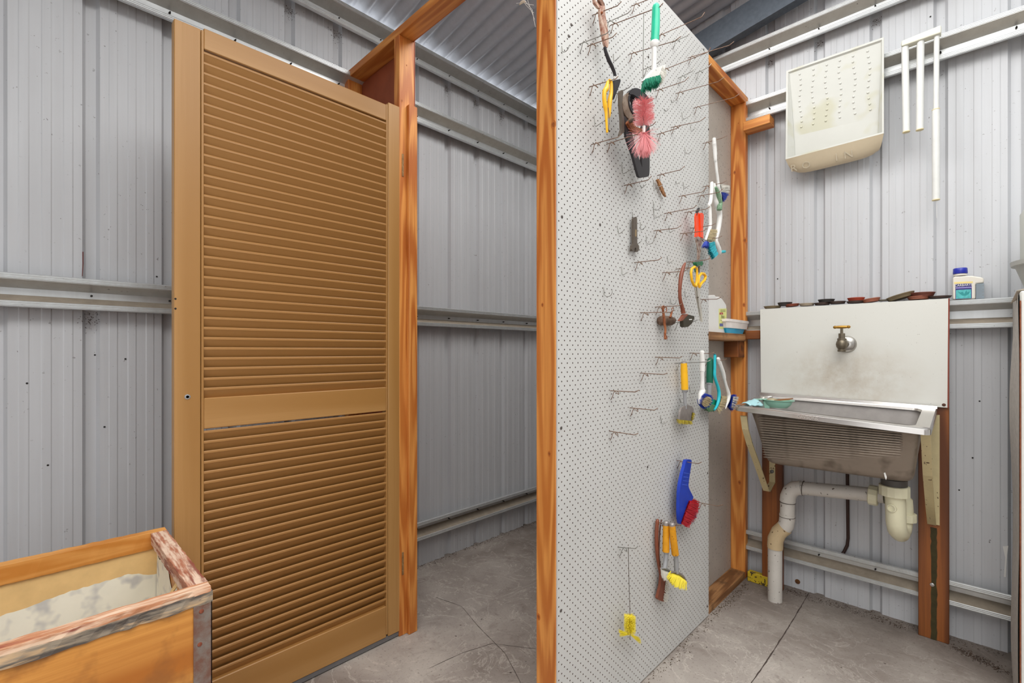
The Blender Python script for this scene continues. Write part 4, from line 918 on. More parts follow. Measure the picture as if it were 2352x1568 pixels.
zd = Z(1580, 300, 8.708); ze = Z(1570, 460, 8.708); zf = Z(1480, 680, 13.07); zg = Z(1540, 800, 8.7125); zh = Z(1490, 1180, 7.469)
t = Tool('dish_brush', 'tall white dish brush with white and blue bristles hanging highest by the end stud', 'brush', reach((1614, 329.6), 1641), (1641, 325))
t.tube('handle', M_wh, zd((522,155,26),(524,175,36),(535,330,38),(548,540,34),(552,595,30),(560,640,27),(575,800,26),(592,920,26),(605,1040,26),(612,1120,34),(640,1230,30),(668,1380,14)))
for k in range(9): q = zd((528 + k * 2.6, 270 + k * 26, 40))[0]; t.tube('grip_ridge', M_wh, [(q[0], q[1] - 0.6, q[2]), (q[0], q[1] + 0.6, q[2])], 12)
t.bristles('white_bristle_row', P_wb, zd((640,1085),(650,1240)), zd((812,1110),(795,1250)), 260, 0.0008, 0.012); t.bristles('blue_bristle_row', P_bb, zd((650,1250),(690,1400)), zd((792,1290),(715,1415)), 220, 0.0009, 0.012)
t = Tool('dish_brush', 'white dish brush with cream bristles and blue tip next to the green grip brush', 'brush', reach((1602, 450.5), 1632), (1634, 424))
t.tube('handle', M_wh, zd((482,1045,26),(478,1070,36),(468,1280,38),(448,1440,36)) + ze((508,90,30),(525,160,33),(530,300,34),(535,480,34),(520,580,34),(478,690,30),(440,800,24)))
t.bristles('cream_bristle_row', P_cb, ze((520,590),(455,800)), ze((665,600),(600,815)), 300, 0.0008, 0.012); t.bristles('blue_bristle_row', P_bb, ze((430,825),(480,840)), ze((390,925),(515,955)), 160, 0.0012, 0.010)
t = Tool('dish_brush', 'white dish brush with speckled green grip and cyan bristles', 'brush', reach((1614, 429), 1645), (1643, 421))
t.tube('handle', M_wh, zd((530,1050,16),(535,1110,26),(545,1230,40),(570,1350,58)) + ze((665,60,52),(705,200,56),(722,300,50),(715,420,48),(700,540,46),(672,680,42),(640,790,44),(655,880,56),(690,970,58),(715,1050,46),(720,1085,22)))
t.tube('grip_pad', P_grip, zd((555,1130,22),(590,1210,38),(622,1320,46),(645,1430,44)) + ze((738,60,44),(722,130,50),(718,190,50)), dd=0.012)
t.bristles('cyan_bristle_row', P_cyb, ze((600,835),(620,960),(672,1085)), ze((478,885),(520,1060),(592,1160)), 420, 0.0011, 0.012); t.tube('scraper_tip', P_cyb, ze((738,1032,24),(780,1028,30),(822,1024,28)))
t = Tool('garden_snips', 'orange handled snips with rusty blades', 'snips', reach((1572.5, 488), 1600), (1600, 482))
t.poly('handle', P_or, ze((213,330),(222,285),(252,238),(285,252),(302,300),(302,620),(290,735),(213,735),(222,640)), 0.005); t.poly('handle', P_or, ze((302,275),(330,252),(368,265),(382,320),(366,560),(372,768),(345,745),(310,735),(318,560),(312,400)), 0.005, 0.004)
t.poly('spring_catch', P_blk, ze((228,300),(245,215),(285,148),(295,165),(285,215),(250,262),(238,310)), 0.006); t.disc('pivot', P_tin, ze((297, 765))[0], 5.0, 0.005, 0.004)
t.poly('blade', rusty('snip_blade', (120, 80, 60), (186, 172, 160), 0.4, 0.5, 90), ze((235,740),(350,770),(350,850),(325,920),(328,1010),(310,1150),(290,1190),(265,1190),(270,1040),(262,930),(240,830)), 0.004)
t = Tool('hand_tool', 'dark green handled tool mostly hidden behind the yellow scissors', 'tool', reach((1576.5, 602), 1598), (1599, 600))
t.poly('handle', plain('ribbed_green', (18, 106, 62), 0.4, 0, 0.4, 200), ze((186,1240),(312,1225),(320,1290),(285,1322),(215,1318),(192,1290)), 0.014); t.poly('shaft', P_dgreen, ze((205,1318),(228,1318),(238,1440),(220,1440)), 0.005); t.poly('shaft', P_iron, ze((285,1318),(305,1310),(296,1445),(284,1445)), 0.005)
t = Tool('scissors', 'yellow handled scissors hanging point down near the board edge', 'scissors', reach((1551.8, 618), 1596), z4((1420, 330))[0])
t.tube('finger_loop', P_yel, z4((1362,420,19),(1370,362,19),(1412,330,19),(1444,352,17),(1450,430,17),(1446,540,19),(1432,612,22),(1400,590,20),(1372,520,19)), 10, closed=True)
t.tube('thumb_loop', P_yel, z4((1478,470,18),(1510,425,18),(1550,430,19),(1572,470,20),(1555,525,20),(1512,568,20),(1482,620,20),(1470,560,17)), 10, 0.005, closed=True)
t.poly('blade', P_blade, z4((1404,625),(1470,625),(1478,700),(1500,900),(1520,1128),(1490,1110),(1450,880)), 0.003); t.poly('blade', P_blade, z4((1440,625),(1490,630),(1490,690),(1480,685),(1500,1000),(1510,1110),(1470,900)), 0.003, 0.004); t.disc('pivot', P_iron, z4((1452, 768))[0], 1.6, 0.01, 0.002)
t = Tool('scrubbing_brush', 'brown handled scrubbing brush with a dark bristle head', 'brush', reach((1521.5, 626), 1566), z4((1275, 285))[0])
t.tube('handle', P_brown, z4((1282,270,6),(1272,290,18),(1248,350,27),(1222,450,31),(1205,580,27),(1200,700,24),(1206,800,25),(1228,890,27),(1246,960,30),(1252,1000,34)))
t.poly('neck', P_brown, zf((990,745),(1060,640),(1120,550),(1215,540),(1240,590),(1160,650),(1065,735)), 0.010, soft=True); t.poly('head', P_dkh, zf((1058,735),(1215,560),(1392,608),(1385,680),(1310,830),(1200,925),(1110,935),(1068,905)), 0.014); t.poly('mark', M_wh, zf((1215,695),(1300,688),(1310,715),(1225,722)), 0.0155)
t = Tool('strap_clamp', 'rusty strap clamp with a cylinder and key hanging on a hook', 'clamp', reach((1504.7, 705), 1523), zf((570, 290))[0])
t.tube('strap', P_rust1, zf((545,330,26),(560,430,36),(575,520,38),(590,680,40),(612,860,40),(632,1000,34),(620,1150,36),(625,1290,40)), 8)
t.tube('loop', P_rust1, zf((520,380,16),(535,310,16),(580,290,16),(600,350,16),(575,420,16)), 8, 0.004, closed=True); t.tube('loop', P_rust1, zf((610,1270,14),(640,1180,14),(680,1200,14),(680,1265,14),(640,1295,14)), 8, 0.004, closed=True)
t.tube('loop', P_rust1, zf((600,330,14),(660,340,14),(668,430,14),(640,470,14)), 8, -0.008)
t.tube('cylinder', rusty('dark_rust_can', (84, 60, 46), (128, 104, 86), 0.3, 0.6, 50), zf((470,730,30),(500,735,140),(640,735,150),(780,745,140),(870,720,90),(905,710,40)), 16, -0.014)
t.tube('key', P_rust1, zf((775,640,34),(800,560,30),(830,450,26)), 8, 0.004); t.tube('key_ring', P_rust1, zf((830,450,14),(815,390,14),(850,345,14),(882,360,14),(878,420,14)), 8, 0.004, closed=True)
t = Tool('scraper_brush', 'yellow handled brush with a broad grey metal scraper head', 'brush', reach((1551.8, 834), 1570), zg((265, 275))[0])
t.tube('grip', P_yel, zg((265,262,40),(266,285,60),(268,330,64),(277,560,69),(286,820,68)), 18); t.tube('cap', P_tin, zg((264,256,30),(265,270,56),(266,290,62)), 18); t.tube('collar', P_grey, zg((286,818,68),(286,845,62),(284,880,40)), 18)
t.tube('shaft', P_grey, zg((283,870,36),(288,1000,33),(298,1205,28))); t.poly('head', P_tin, zg((268,1140),(325,1128),(405,1165),(432,1215),(425,1290),(395,1445),(150,1422),(162,1260),(190,1185)), 0.007)
t.bristles('bristle_row', P_oy, zg((155,1420),(395,1442)), zg((165,1490),(405,1505)), 320, 0.0009, 0.016); t.bristles('side_bristle_row', P_oy, zg((425,1270),(400,1430)), zg((462,1290),(432,1440)), 160, 0.0009, 0.012)
def ring_head(t, c, r, out, mats, n1=260, n2=260):
    p = t.P(c[0], c[1]); rm = t.rad(p, r); ax = Vector(out).normalized(); e1 = ax.orthogonal().normalized(); e2 = ax.cross(e1)
    for nm, mt, r0, r1, nn, L in (('rim_bristle_ring', mats[0], 0.72, 1.0, n1, 0.026), ('centre_bristle_tuft', mats[1], 0.0, 0.7, n2, 0.030)):
        m = MB()
        for _ in range(nn):
            q = random.uniform(0, 2 * math.pi); k = math.sqrt(random.uniform(r0 ** 2, r1 ** 2)) * rm; d_ = e1 * math.cos(q) + e2 * math.sin(q)
            m.spike(p + d_ * k, p + d_ * k * 1.22 + ax * L * random.uniform(0.85, 1.05), 0.0008)
        m.build(nm, mt, t.root, kind='stuff', fix=False)
t = Tool('dish_brush', 'white ridged dish brush with blue rimmed round cream bristle head', 'brush', reach((1583.6, 810.3), 1612), zg((635, 70))[0])
t.tube('handle', M_wh, zg((630,52,24),(632,75,46),(640,250,52),(636,450,52),(635,475,44),(640,640,38),(636,780,44),(640,850,60),(610,930,56),(590,1040,40),(580,1110,18)))
for k in range(10): q = zg((639, 150 + k * 26, 54))[0]; t.tube('grip_ridge', M_wh, [(q[0], q[1] - 0.6, q[2]), (q[0], q[1] + 0.6, q[2])], 12)
ring_head(t, zg((640, 1010))[0], 15.0, (0.78, -0.35, -0.35), (P_bb, P_cb))
t = Tool('dish_brush', 'dark green gripped dish brush with green bristles behind the white one', 'brush', reach((1618, 826), 1631), zg((790, 200))[0])
t.tube('grip', P_dgreen, zg((792,192,30),(794,215,54),(792,300,62),(785,500,64),(784,695,64)), 18); t.tube('collar', P_grey, zg((784,695,66),(782,715,62),(778,738,50)), 18); t.tube('shaft', P_grey, zg((778,730,48),(772,880,44),(775,1010,40)))
t.poly('head', P_gb, zg((690,1040),(790,1010),(860,1040),(905,1090),(905,1130),(860,1180),(700,1110)), 0.016); t.bristles('bristle_row', plain('olive_green_bristle', (72, 110, 70), 0.6, 0, 0.4, 300), zg((700,1080),(880,1130)), zg((640,1170),(740,1255),(850,1248)), 420, 0.0009, 0.014)
t = Tool('dish_brush', 'turquoise curved dish brush with cream bristles', 'brush', reach((1618, 826), 1642), zg((890, 145))[0])
t.tube('handle', P_cyan, zg((888,132,24),(889,160,27),(886,400,28),(884,540,30),(905,640,30),(940,740,30),(968,850,33),(972,940,34),(962,1030,33),(935,1130,29),(905,1190,25),(878,1228,18)), 12)
t.bristles('bristle_row', P_cb, zg((1000,950),(985,1040),(950,1130),(915,1200)), zg((1118,958),(1105,1060),(1050,1170),(965,1290)), 380, 0.0008, 0.014)
t = Tool('dish_brush', 'slim white dish brush with blue and white bristles nearest the steel tub', 'brush', reach((1618, 826), 1650), zg((960, 195))[0])
t.tube('handle', M_wh, zg((950,188,24),(958,212,36),(1000,330,38),(1055,500,40),(1075,585,36),(1082,620,28),(1110,730,28),(1148,860,36),(1166,940,40),(1152,1040,32),(1125,1130,18),(1102,1208,7)))
for k in range(8): q = zg((985 + k * 9, 290 + k * 26, 40))[0]; t.tube('grip_ridge', M_wh, [(q[0] - 0.15, q[1] - 0.5, q[2]), (q[0] + 0.15, q[1] + 0.5, q[2])], 12)
t.bristles('blue_bristle_row', P_bb, zg((1205,960),(1160,1160)), zg((1300,920),(1215,1255)), 420, 0.001, 0.014); t.bristles('white_bristle_row', P_wb, zg((1240,960),(1200,1180)), zg((1342,975),(1280,1225)), 260, 0.0009, 0.010, 0.006)
t = Tool('hand_brush', 'blue plastic hand brush with red bristles low on the pegboard', 'brush', reach((1554, 1057), 1575), z6((1285, 345))[0])
t.poly('handle', P_blue, z6((1245,362),(1265,342),(1310,338),(1328,360),(1318,440),(1300,560),(1282,700),(1300,770),(1345,860),(1352,885),(1330,925),(1290,960),(1240,1110),(1200,1240),(1165,1262),(1150,1150),(1150,940),(1160,740),(1200,540),(1225,450)), 0.012, soft=True)
for k in range(4): y = 525 + k * 55; t.poly('grip_rib', plain('pale_blue_edge', (72, 104, 214), 0.35), z6((1212 - k * 8, y), (1278 - k * 6, y + 10), (1278 - k * 6, y + 18), (1212 - k * 8, y + 8)), 0.0142)
t.bristles('red_bristle_row', P_rb, z6((1320,925),(1275,1040),(1205,1245)), z6((1455,935),(1420,1110),(1300,1300)), 900, 0.0011, 0.020); t.bristles('dark_bristle_row', plain('navy_bristle', (52, 58, 96), 0.6), z6((1420,985),(1390,1110),(1330,1230)), z6((1452,975),(1420,1130),(1345,1265)), 200, 0.0011, 0.018, -0.012)
t = Tool('scrubbing_brush', 'brown curved brush with white bristles hanging beside the two yellow brushes', 'brush', reach((1504, 1197.7), 1512), zh((150, 115))[0])
t.tube('handle', P_brown, zh((160,105,22),(148,130,30),(138,280,33),(134,480,33),(142,640,30),(160,800,28),(188,950,28),(212,1040,36)))
t.tube('handle_strip', plain('dark_brown_strip', (84, 44, 30), 0.5), zh((225,100,12),(205,160,14),(190,300,13),(180,500,12),(178,700,11),(195,880,12)), 8, 0.006); t.poly('head', P_brown, zh((180,1050),(212,1015),(240,1025),(276,1105),(270,1230),(245,1360),(228,1470),(190,1482),(115,1440),(130,1350),(165,1190)), 0.009, soft=True)
t.bristles('bristle_row', P_wb, zh((278,1100),(262,1270),(235,1470)), zh((345,1170),(330,1320),(285,1520)), 260, 0.0008, 0.012)
t = Tool('dish_brush', 'yellow gripped dish brush with white bristles beside the brown brush', 'brush', reach((1504, 1197.7), 1530), zh((300, 130))[0])
t.tube('cap', P_tin, zh((300,118,30),(300,140,50),(300,190,54)), 16); t.tube('grip', P_yelo, zh((300,185,53),(298,400,57),(295,645,58)), 16); t.tube('collar', P_grey, zh((296,640,52),(298,670,44)), 16); t.tube('shaft', P_grey, zh((302,662,38),(290,820,38),(272,930,40)))
t.tube('head', P_grey, zh((205,935,8),(270,930,20),(340,965,20),(392,1005,8)), 10); t.bristles('bristle_row', P_wb, zh((215,945),(385,1010)), zh((240,1100),(350,1130)), 260, 0.0008, 0.014)
t = Tool('dish_brush', 'yellow gripped dish brush with worn yellow bristles', 'brush', reach((1504, 1197.7), 1545), zh((400, 165))[0])
t.tube('cap', P_tin, zh((398,150,28),(400,168,46),(404,200,52)), 16); t.tube('grip', P_yelo, zh((404,195,52),(425,440,58),(456,690,61)), 16); t.tube('collar', P_grey, zh((457,685,56),(462,722,46)), 16); t.tube('shaft', P_grey, zh((464,715,38),(474,880,40),(478,1010,42)))
t.tube('head', P_tin, zh((380,1005,8),(450,995,22),(530,1025,24),(600,1080,20),(640,1140,6)), 10); t.bristles('bristle_row', P_yb, zh((395,1020),(500,1045),(630,1130)), zh((330,1115),(430,1210),(615,1265)), 520, 0.0010, 0.018)
t = Tool('bottle_brush', 'yellow bottle brush hanging lowest on a long thin wire', 'brush', reach((1421, 1256.6), 1443.5), z7((330, 172))[0])
t.tube('wire', M_iron if False else P_iron, z7((330,165,4),(331,300,3.5),(336,500,3.5),(344,750,3.5),(347,950,4),(346,1112,4)), 6)
a_, b_ = z7((345, 868), (346, 1045)); bottle(t, P_yb, a_, b_, 13.5, 900, 0.0006)
for tip in z7((240, 1048), (452, 1132)):
    m = MB(); o_ = t.P(*z7((345, 1065))[0])
    for _ in range(70): m.spike(o_, t.P(tip[0] + random.uniform(-2, 2), tip[1] + random.uniform(-5, 5)) + VIEW * random.uniform(-.012, .012), 0.0006)
    m.build('end_tuft', P_yb, t.root, kind='stuff', fix=False)

# ------------------------------------------------------------------ things on the sink wall
YR = 2.452; YK = 2.502                               # tray rim plane and its back, against the girts
tr = {k: on_y(u, v, YR) for k, (u, v) in dict(tl=(1806, 163), tr=(2030, 85), br=(2030, 306), bl=(1804, 366)).items()}
tray = empty('paint_tray', (tr['bl'] + tr['br']) / 2, 'yellowed white plastic roller tray hanging on the wall beside the white rack', 'paint tray')
def tq(s, t): return (tr['bl'] * (1 - s) + tr['br'] * s) * (1 - t) + (tr['tl'] * (1 - s) + tr['tr'] * s) * t
def back(p, y): return Vector((p.x, y, p.z))
m = MB(); 
O = [tq(0, 0), tq(1, 0), tq(1, 1), tq(0, 1)]; I = [tq(.02, .015), tq(.985, .015), tq(.985, .98), tq(.02, .98)]
m.add(O + I + [back(p, YR + 0.008) for p in O], [(0, 1, 5, 4), (1, 2, 6, 5), (2, 3, 7, 6), (3, 0, 4, 7), (0, 8, 9, 1), (1, 9, 10, 2), (2, 10, 11, 3), (3, 11, 8, 0)])
m.build('rim', M_tray, tray)
tw = 0.255                                           # height fraction where the ramp meets the well
rl, rr2 = back(tq(.04, tw + .015), YK - 0.014), back(tq(.965, tw - .03), YK - 0.014)
tl2, tr2 = back(tq(.035, .965), YR + 0.007), back(tq(.97, .965), YR + 0.007)
wl, wr = back(tq(.09, .0) + Vector((0, 0, -0.055)), YK - 0.004), back(tq(.92, .0) + Vector((0, 0, -0.055)), YK - 0.004)
m = MB(); m.add([I[3], I[2], tr2, tl2, rr2, rl], [(0, 1, 2, 3), (3, 2, 4, 5)]); ramp_o = m.build('ramp', M_tray, tray)
MB().add([rl, rr2, wr, wl], [(0, 1, 2, 3)]).build('well_floor', M_tray, tray)
MB().add([I[0], I[3], tl2, rl, wl], [(0, 1, 2, 3, 4)]).build('side_wall', M_tray, tray); MB().add([I[1], I[2], tr2, rr2, wr], [(0, 1, 2, 3, 4)]).build('side_wall', M_tray, tray)
# bottom wall, rounded where it turns up to the back
m = MB(); n = 14; rows = []
for j in range(7):
    t = j / 6; row = []
    for i in range(n + 1):
        s = i / n; ins = 0.06 * t; e0 = 1 - abs(2 * s - 1) ** 6
        p = tq(ins + (1 - 2 * ins) * s, -0.0); drop = -0.068 * math.sin(math.pi * 0.5 * t) * (0.7 + 0.3 * e0)
        row.append(Vector((p.x, YR + (YK - YR) * t, p.z + drop)))
    rows.append(row)
for r_ in rows: m.v += r_
for j in range(6):
    for i in range(n): a = j * (n + 1) + i; m.f.append((a, a + 1, a + n + 2, a + n + 1))
bw = m.build('bottom_wall', M_tray_low, tray, smooth=True, fix=False)
M_emb = plain('pale_embossing', (214, 202, 178), 0.5)
for s, ch in ((0.08, 'R'), (0.22, 'O'), (0.54, 'I'), (0.66, 'N')):
    p = tq(s, 0) + Vector((0, 0.020, -0.044)); rgt = (tr['br'] - tr['bl']).normalized()
    text('embossed_letter', ch, 0.045, M_emb, p, rgt, Vector((0, -0.55, 0.83)), tray)
m = MB(); nrm = (tr2 - tl2).cross(rl - tl2).normalized(); nrm = nrm if nrm.y < 0 else -nrm
for c in range(6):
    for k in range(11):
        s = 0.12 + 0.152 * c + 0.012 * math.sin(k * 0.9 + c); t = 0.06 + 0.082 * k
        p = (tl2 * (1 - s) + tr2 * s) * (1 - t) + (rl * (1 - s) + rr2 * s) * t; m.lathe([(0.0052, -0.001), (0.0042, 0.0018), (0.002, 0.0026)], p, nrm, 7)
m.build('grip_bump', M_tray, ramp_o, smooth=True, kind='stuff')

rk = empty('pipe_rack', on_y(2116, 78, 2.46), 'white plastic rack with three hanging pipes hooked over the wall rail', 'rack')
yk = 2.455; a, b = on_y(2071, 103, yk), on_y(2162, 70, yk)
m = MB(); dx = 0.018; m.hexa([Vector((a.x, yk - dx, a.z - .014)), Vector((b.x, yk - dx, b.z - .016)), Vector((b.x, yk + dx, b.z - .016)), Vector((a.x, yk + dx, a.z - .014)), Vector((a.x, yk - dx + .004, a.z + .010)), Vector((b.x, yk - dx + .004, b.z + .016)), Vector((b.x, yk + dx - .004, b.z + .016)), Vector((a.x, yk + dx - .004, a.z + .010))])
o = m.build('crossbar', M_pvc_y if False else plain('ivory_plastic', (226, 224, 206), 0.45, 0, 0.04), rk); bv = o.modifiers.new('b', 'BEVEL'); bv.width = 0.005; bv.segments = 2
Mi = plain('white_pipe_plastic', (220, 220, 216), 0.45, 0, 0.04); Mr = plain('yellowed_pipe_end', (222, 206, 160), 0.5)
for pts, r in ((((2078.5, 100), (2081.5, 303)), .0118), (((2114.5, 88), (2112.5, 298)), .0118), (((2151.5, 76), (2150, 254)), .0085), (((2149.5, 252), (2149.8, 459)), .0118)):
    P = [on_y(u, v, yk) for u, v in pts]; tb = MB().tube(P, r, 14).build('hanging_pipe', Mi, rk, smooth=AUTO)
    for e_ in P: MB().lathe([(r + .0006, -.0015), (r + .0006, .0015)], e_, (0, 0, 1), 14).build('end_ring', Mr, tb)
MB().tube([on_y(2151, 459, yk), on_y(2151.5, 500, yk)], 0.0006, 5).build('string', M_wh, rk)

# pot saucers along the top of the splashback
zs = Z(1740, 660, 5.113); ysau = 2.505
COLS = {'olive': (128, 112, 84), 'black': (56, 52, 50), 'redbrown': (142, 72, 52), 'beige': (176, 160, 140), 'dark': (78, 60, 54), 'red': (176, 70, 46), 'terra': (160, 96, 74), 'brown': (118, 64, 50), 'grey': (140, 132, 120)}
SAU = [((80,270,214,246),'olive',0,'flat olive brown saucer lying first on the splashback near the stud'), ((243,400,168,214),'black',0,'black saucer near the stud end of the splashback'), ((330,485,190,223),'redbrown',4,'red-brown saucer tucked beside the first black saucer'),
 ((497,660,180,217),'beige',0,'beige saucer on the splashback top'), ((675,845,174,206),'dark',0,'dark brown saucer underneath a black saucer'), ((720,895,133,174),'black',0,'black saucer stacked on a dark brown one'),
 ((855,1025,158,192),'dark',0,'dark saucer beside the stacked black saucer'), ((1058,1245,155,184),'dark',0,'dark brown saucer underneath the bright red saucer'), ((1068,1245,113,157),'red',0,'bright red saucer stacked on a dark one'),
 ((1245,1430,122,172),'terra',8,'pinkish terracotta saucer tilted beside the bright red saucer'), ((1425,1540,146,160),'grey',0,'thin grey-brown saucer lying flat'), ((1545,1830,84,150),'olive',17,'large grey saucer leaning against the brown stack'),
 ((1780,2002,97,142),'terra',0,'terracotta saucer at the bottom of the brown stack'), ((1805,2055,52,106),'brown',0,'large brown saucer on top of the terracotta one'), ((2025,2250,98,126),'dark',0,'flat dark saucer at the corner of the splashback')]
for (x0, x1, y0, y1), c, tilt, lb in SAU:
    (u0, v0), (u1, v1) = zs((x0, y0), (x1, y1)); pc = on_y((u0 + u1) / 2, v1, ysau); k = depth(pc) / FPX; r = (u1 - u0) / 2 * k * 0.97; h = max(0.006, (v1 - v0) * k * 0.80)
    if tilt > 10: h = 0.016
    if tilt > 10: pc = on_y((u0 + u1) / 2, (v0 + v1) / 2 + 3, ysau)
    ax = Vector((-math.sin(math.radians(tilt)), 0, math.cos(math.radians(tilt))))
    r = min(r, 0.056)
    m = MB(); m.lathe([(r * .80, 0), (r * .84, 0), (r * .97, h * .8), (r, h * .85), (r, h), (r * .93, h), (r * .80, h * .25), (0.001, h * .22)], pc, ax, 26)
    tag(m.build('pot_saucer', plain('saucer_' + c, COLS[c], 0.6, 0, 0.14, 40), smooth=AUTO), lb, 'saucer', 'plant pot saucers along the splashback top')

# pesticide bottle on the wall rail
zq = Z(2170, 600, 15.68); yb0 = 2.508; Q = lambda x, y, yy=yb0: on_y(*zq((x, y))[0], yy)
bt = empty('pesticide_bottle', Q(690, 1370), 'white handled bottle with blue cap and blue-green label on the wall rail', 'bottle')
M_btl = plain('ivory_bottle', (226, 220, 208), 0.4, 0, 0.03)
m = MB(); m.prism([Q(*p) for p in ((285,1372),(285,620),(310,565),(400,540),(960,515),(1330,575),(1405,610),(1415,690),(1395,770),(1130,800),(1108,850),(1108,1345))], (0, 0.040, 0)); o = m.build('body', M_btl, bt); bv = o.modifiers.new('b', 'BEVEL'); bv.width = 0.004; bv.segments = 2; bv.limit_method = 'ANGLE'
MB().lathe([(0.019, -0.002), (0.019, 0.008)], on_y(*zq((558, 505))[0], yb0 + 0.02), (0, 0, 1), 18).build('neck', M_btl, bt, smooth=AUTO)
MB().lathe([(0.0205, 0.006), (0.0215, 0.008), (0.0205, 0.026), (0.019, 0.028)], on_y(*zq((558, 510))[0], yb0 + 0.02), (0, 0, 1), 18).build('cap', plain('royal_blue_cap', (36, 48, 160), 0.35), bt, smooth=AUTO)
mt, nt, bs = nodes('clear_strip_plastic'); bs.inputs['Base Color'].default_value = (*lin((176, 190, 200)), 1); bs.inputs['Roughness'].default_value = 0.35; bs.inputs['Transmission Weight'].default_value = 0.55
st_ = MB().prism([Q(*p) for p in ((1125, 1345), (1125, 800), (1415, 790), (1425, 1330))], (0, 0.03, 0)).build('clear_strip', mt, bt)
for y in (870, 985, 1100, 1210): MB().prism([Q(1350, y, yb0 - .0005), Q(1410, y, yb0 - .0005), Q(1410, y + 18, yb0 - .0005), Q(1350, y + 18, yb0 - .0005)], (0, 0.0004, 0)).build('measure_mark', P_grey, st_)
def patch(name, mat, pts, yy, parent): return MB().prism([Q(*p, yy) for p in pts], (0, 0.0004, 0)).build(name, mat, parent)
lab = patch('label_panel', plain('label_navy', (52, 44, 120), 0.4), ((382,1362),(382,822),(972,792),(972,1334)), yb0 - 0.0006, bt)
patch('label_band', plain('label_yellow', (240, 218, 140), 0.4), ((330,812),(345,748),(1010,715),(1010,782)), yb0 - 0.0006, bt)
patch('label_picture', plain('label_teal', (84, 186, 186), 0.4, 0, 0.3, 90), ((405,1345),(405,1035),(945,1005),(945,1325)), yb0 - 0.0011, lab)
patch('label_leaf', plain('label_leaf_green', (36, 146, 146), 0.4), ((440,1060),(560,1130),(640,1090),(700,1180),(780,1030),(800,1120),(920,1080),(860,1180),(740,1240),(620,1230)), yb0 - 0.0014, lab)
patch('label_line', plain('label_lilac', (176, 166, 226), 0.4), ((400,975),(400,945),(970,915),(970,945)), yb0 - 0.0011, lab)
rgt = (Q(972, 792) - Q(382, 822)).normalized(); text('label_text', 'CARBARYL', 0.0125, M_wh, Q(678, 858, yb0 - 0.0011), (1, 0, 0), (0, 0, 1), lab, 0.82)

# jug and tubs on the little shelf
zj = Z(1620, 660, 11.2); xj = -0.825; J = lambda x, y, xx=xj: on_x(*zj((x, y))[0], xx)
jug = empty('weedkiller_jug', J(330, 1185), 'white plastic jug with yellow label on the small timber shelf', 'jug')
m = MB(); JP = [J(*p) for p in ((-60,1180),(-60,520),(-40,330),(60,260),(110,195),(250,190),(285,230),(370,235),(440,290),(530,420),(550,470),(550,1050),(562,1110),(555,1165),(530,1185))]
m.prism([Vector((p.x, p.y, p.z)) for p in JP], (-0.055, 0, 0)); o = m.build('body', M_wh, jug); bv = o.modifiers.new('b', 'BEVEL'); bv.width = 0.006; bv.segments = 3; bv.limit_method = 'ANGLE'
def jpatch(name, mat, pts, xx, parent): return MB().prism([J(*p, xx) for p in pts], (0.0004, 0, 0)).build(name, mat, parent)
jl = jpatch('label_panel', plain('label_pale_yellow', (226, 226, 142), 0.5), ((345,1060),(345,545),(545,540),(545,1070)), xj + 0.0002, jug)
jpatch('label_logo', plain('label_red', (176, 44, 40), 0.5), ((365,695),(370,645),(450,640),(455,695)), xj + 0.0007, jl); jpatch('label_band', plain('label_blue', (92, 100, 160), 0.5), ((365,1000),(365,925),(535,925),(535,1000)), xj + 0.0007, jl)
for y in (575, 610, 838): jpatch('label_line', plain('label_ink', (92, 96, 60), 0.6), ((390, y + 10), (390, y), (515, y), (515, y + 10)), xj + 0.0007, jl)
text('label_text', 'ZERO', 0.019, plain('label_ink', (92, 96, 60), 0.6), J(447, 765, xj + 0.0008), (0, 1, 0), (0, 0, 1), jl, 0.9); text('logo_text', 'Yates', 0.0055, M_wh, J(411, 670, xj + 0.0013), (0, 1, 0), (0, 0, 1), jl)
def tubbox(name, label, mat, u0, u1, v0, v1, xx, taper, wdt, rim):
    a = on_x(u0, v1, xx); b = on_x(u1, v1, xx); top = on_x(u1, v0, xx).z; z0 = a.z; cy = (a.y + b.y) / 2; hy = (b.y - a.y) / 2
    m = MB(); L = []
    for k, z in ((taper, z0), (1.0, top - 0.012), (1.0 + rim, top - 0.012), (1.0 + rim, top), (0.97, top), (taper * .95, z0 + 0.004)):
        h, w = hy * k, wdt * k; r_ = 0.2
        L.append([Vector((xx - wdt + sx * w, cy + sy * h, z)) for sx, sy in ((1, -1 + r_), (1, 1 - r_), (1 - r_, 1), (-1 + r_, 1), (-1, 1 - r_), (-1, -1 + r_), (-1 + r_, -1), (1 - r_, -1))])
    loft(m, L, True); return tag(m.build(name, mat, smooth=AUTO), label, 'container')
tubbox('plastic_container', 'blue plastic bowl under the white tub on the small shelf', plain('sky_blue_plastic', (36, 170, 214), 0.3), 1671, 1713, 752, 767.5, -0.808, 0.84, 0.034, 0.04)
tubbox('plastic_container', 'white shallow tub stacked on the blue bowl on the small shelf', plain('pinkish_white_plastic', (232, 222, 216), 0.4), 1672, 1722, 738, 752, -0.800, 0.93, 0.040, 0.05)

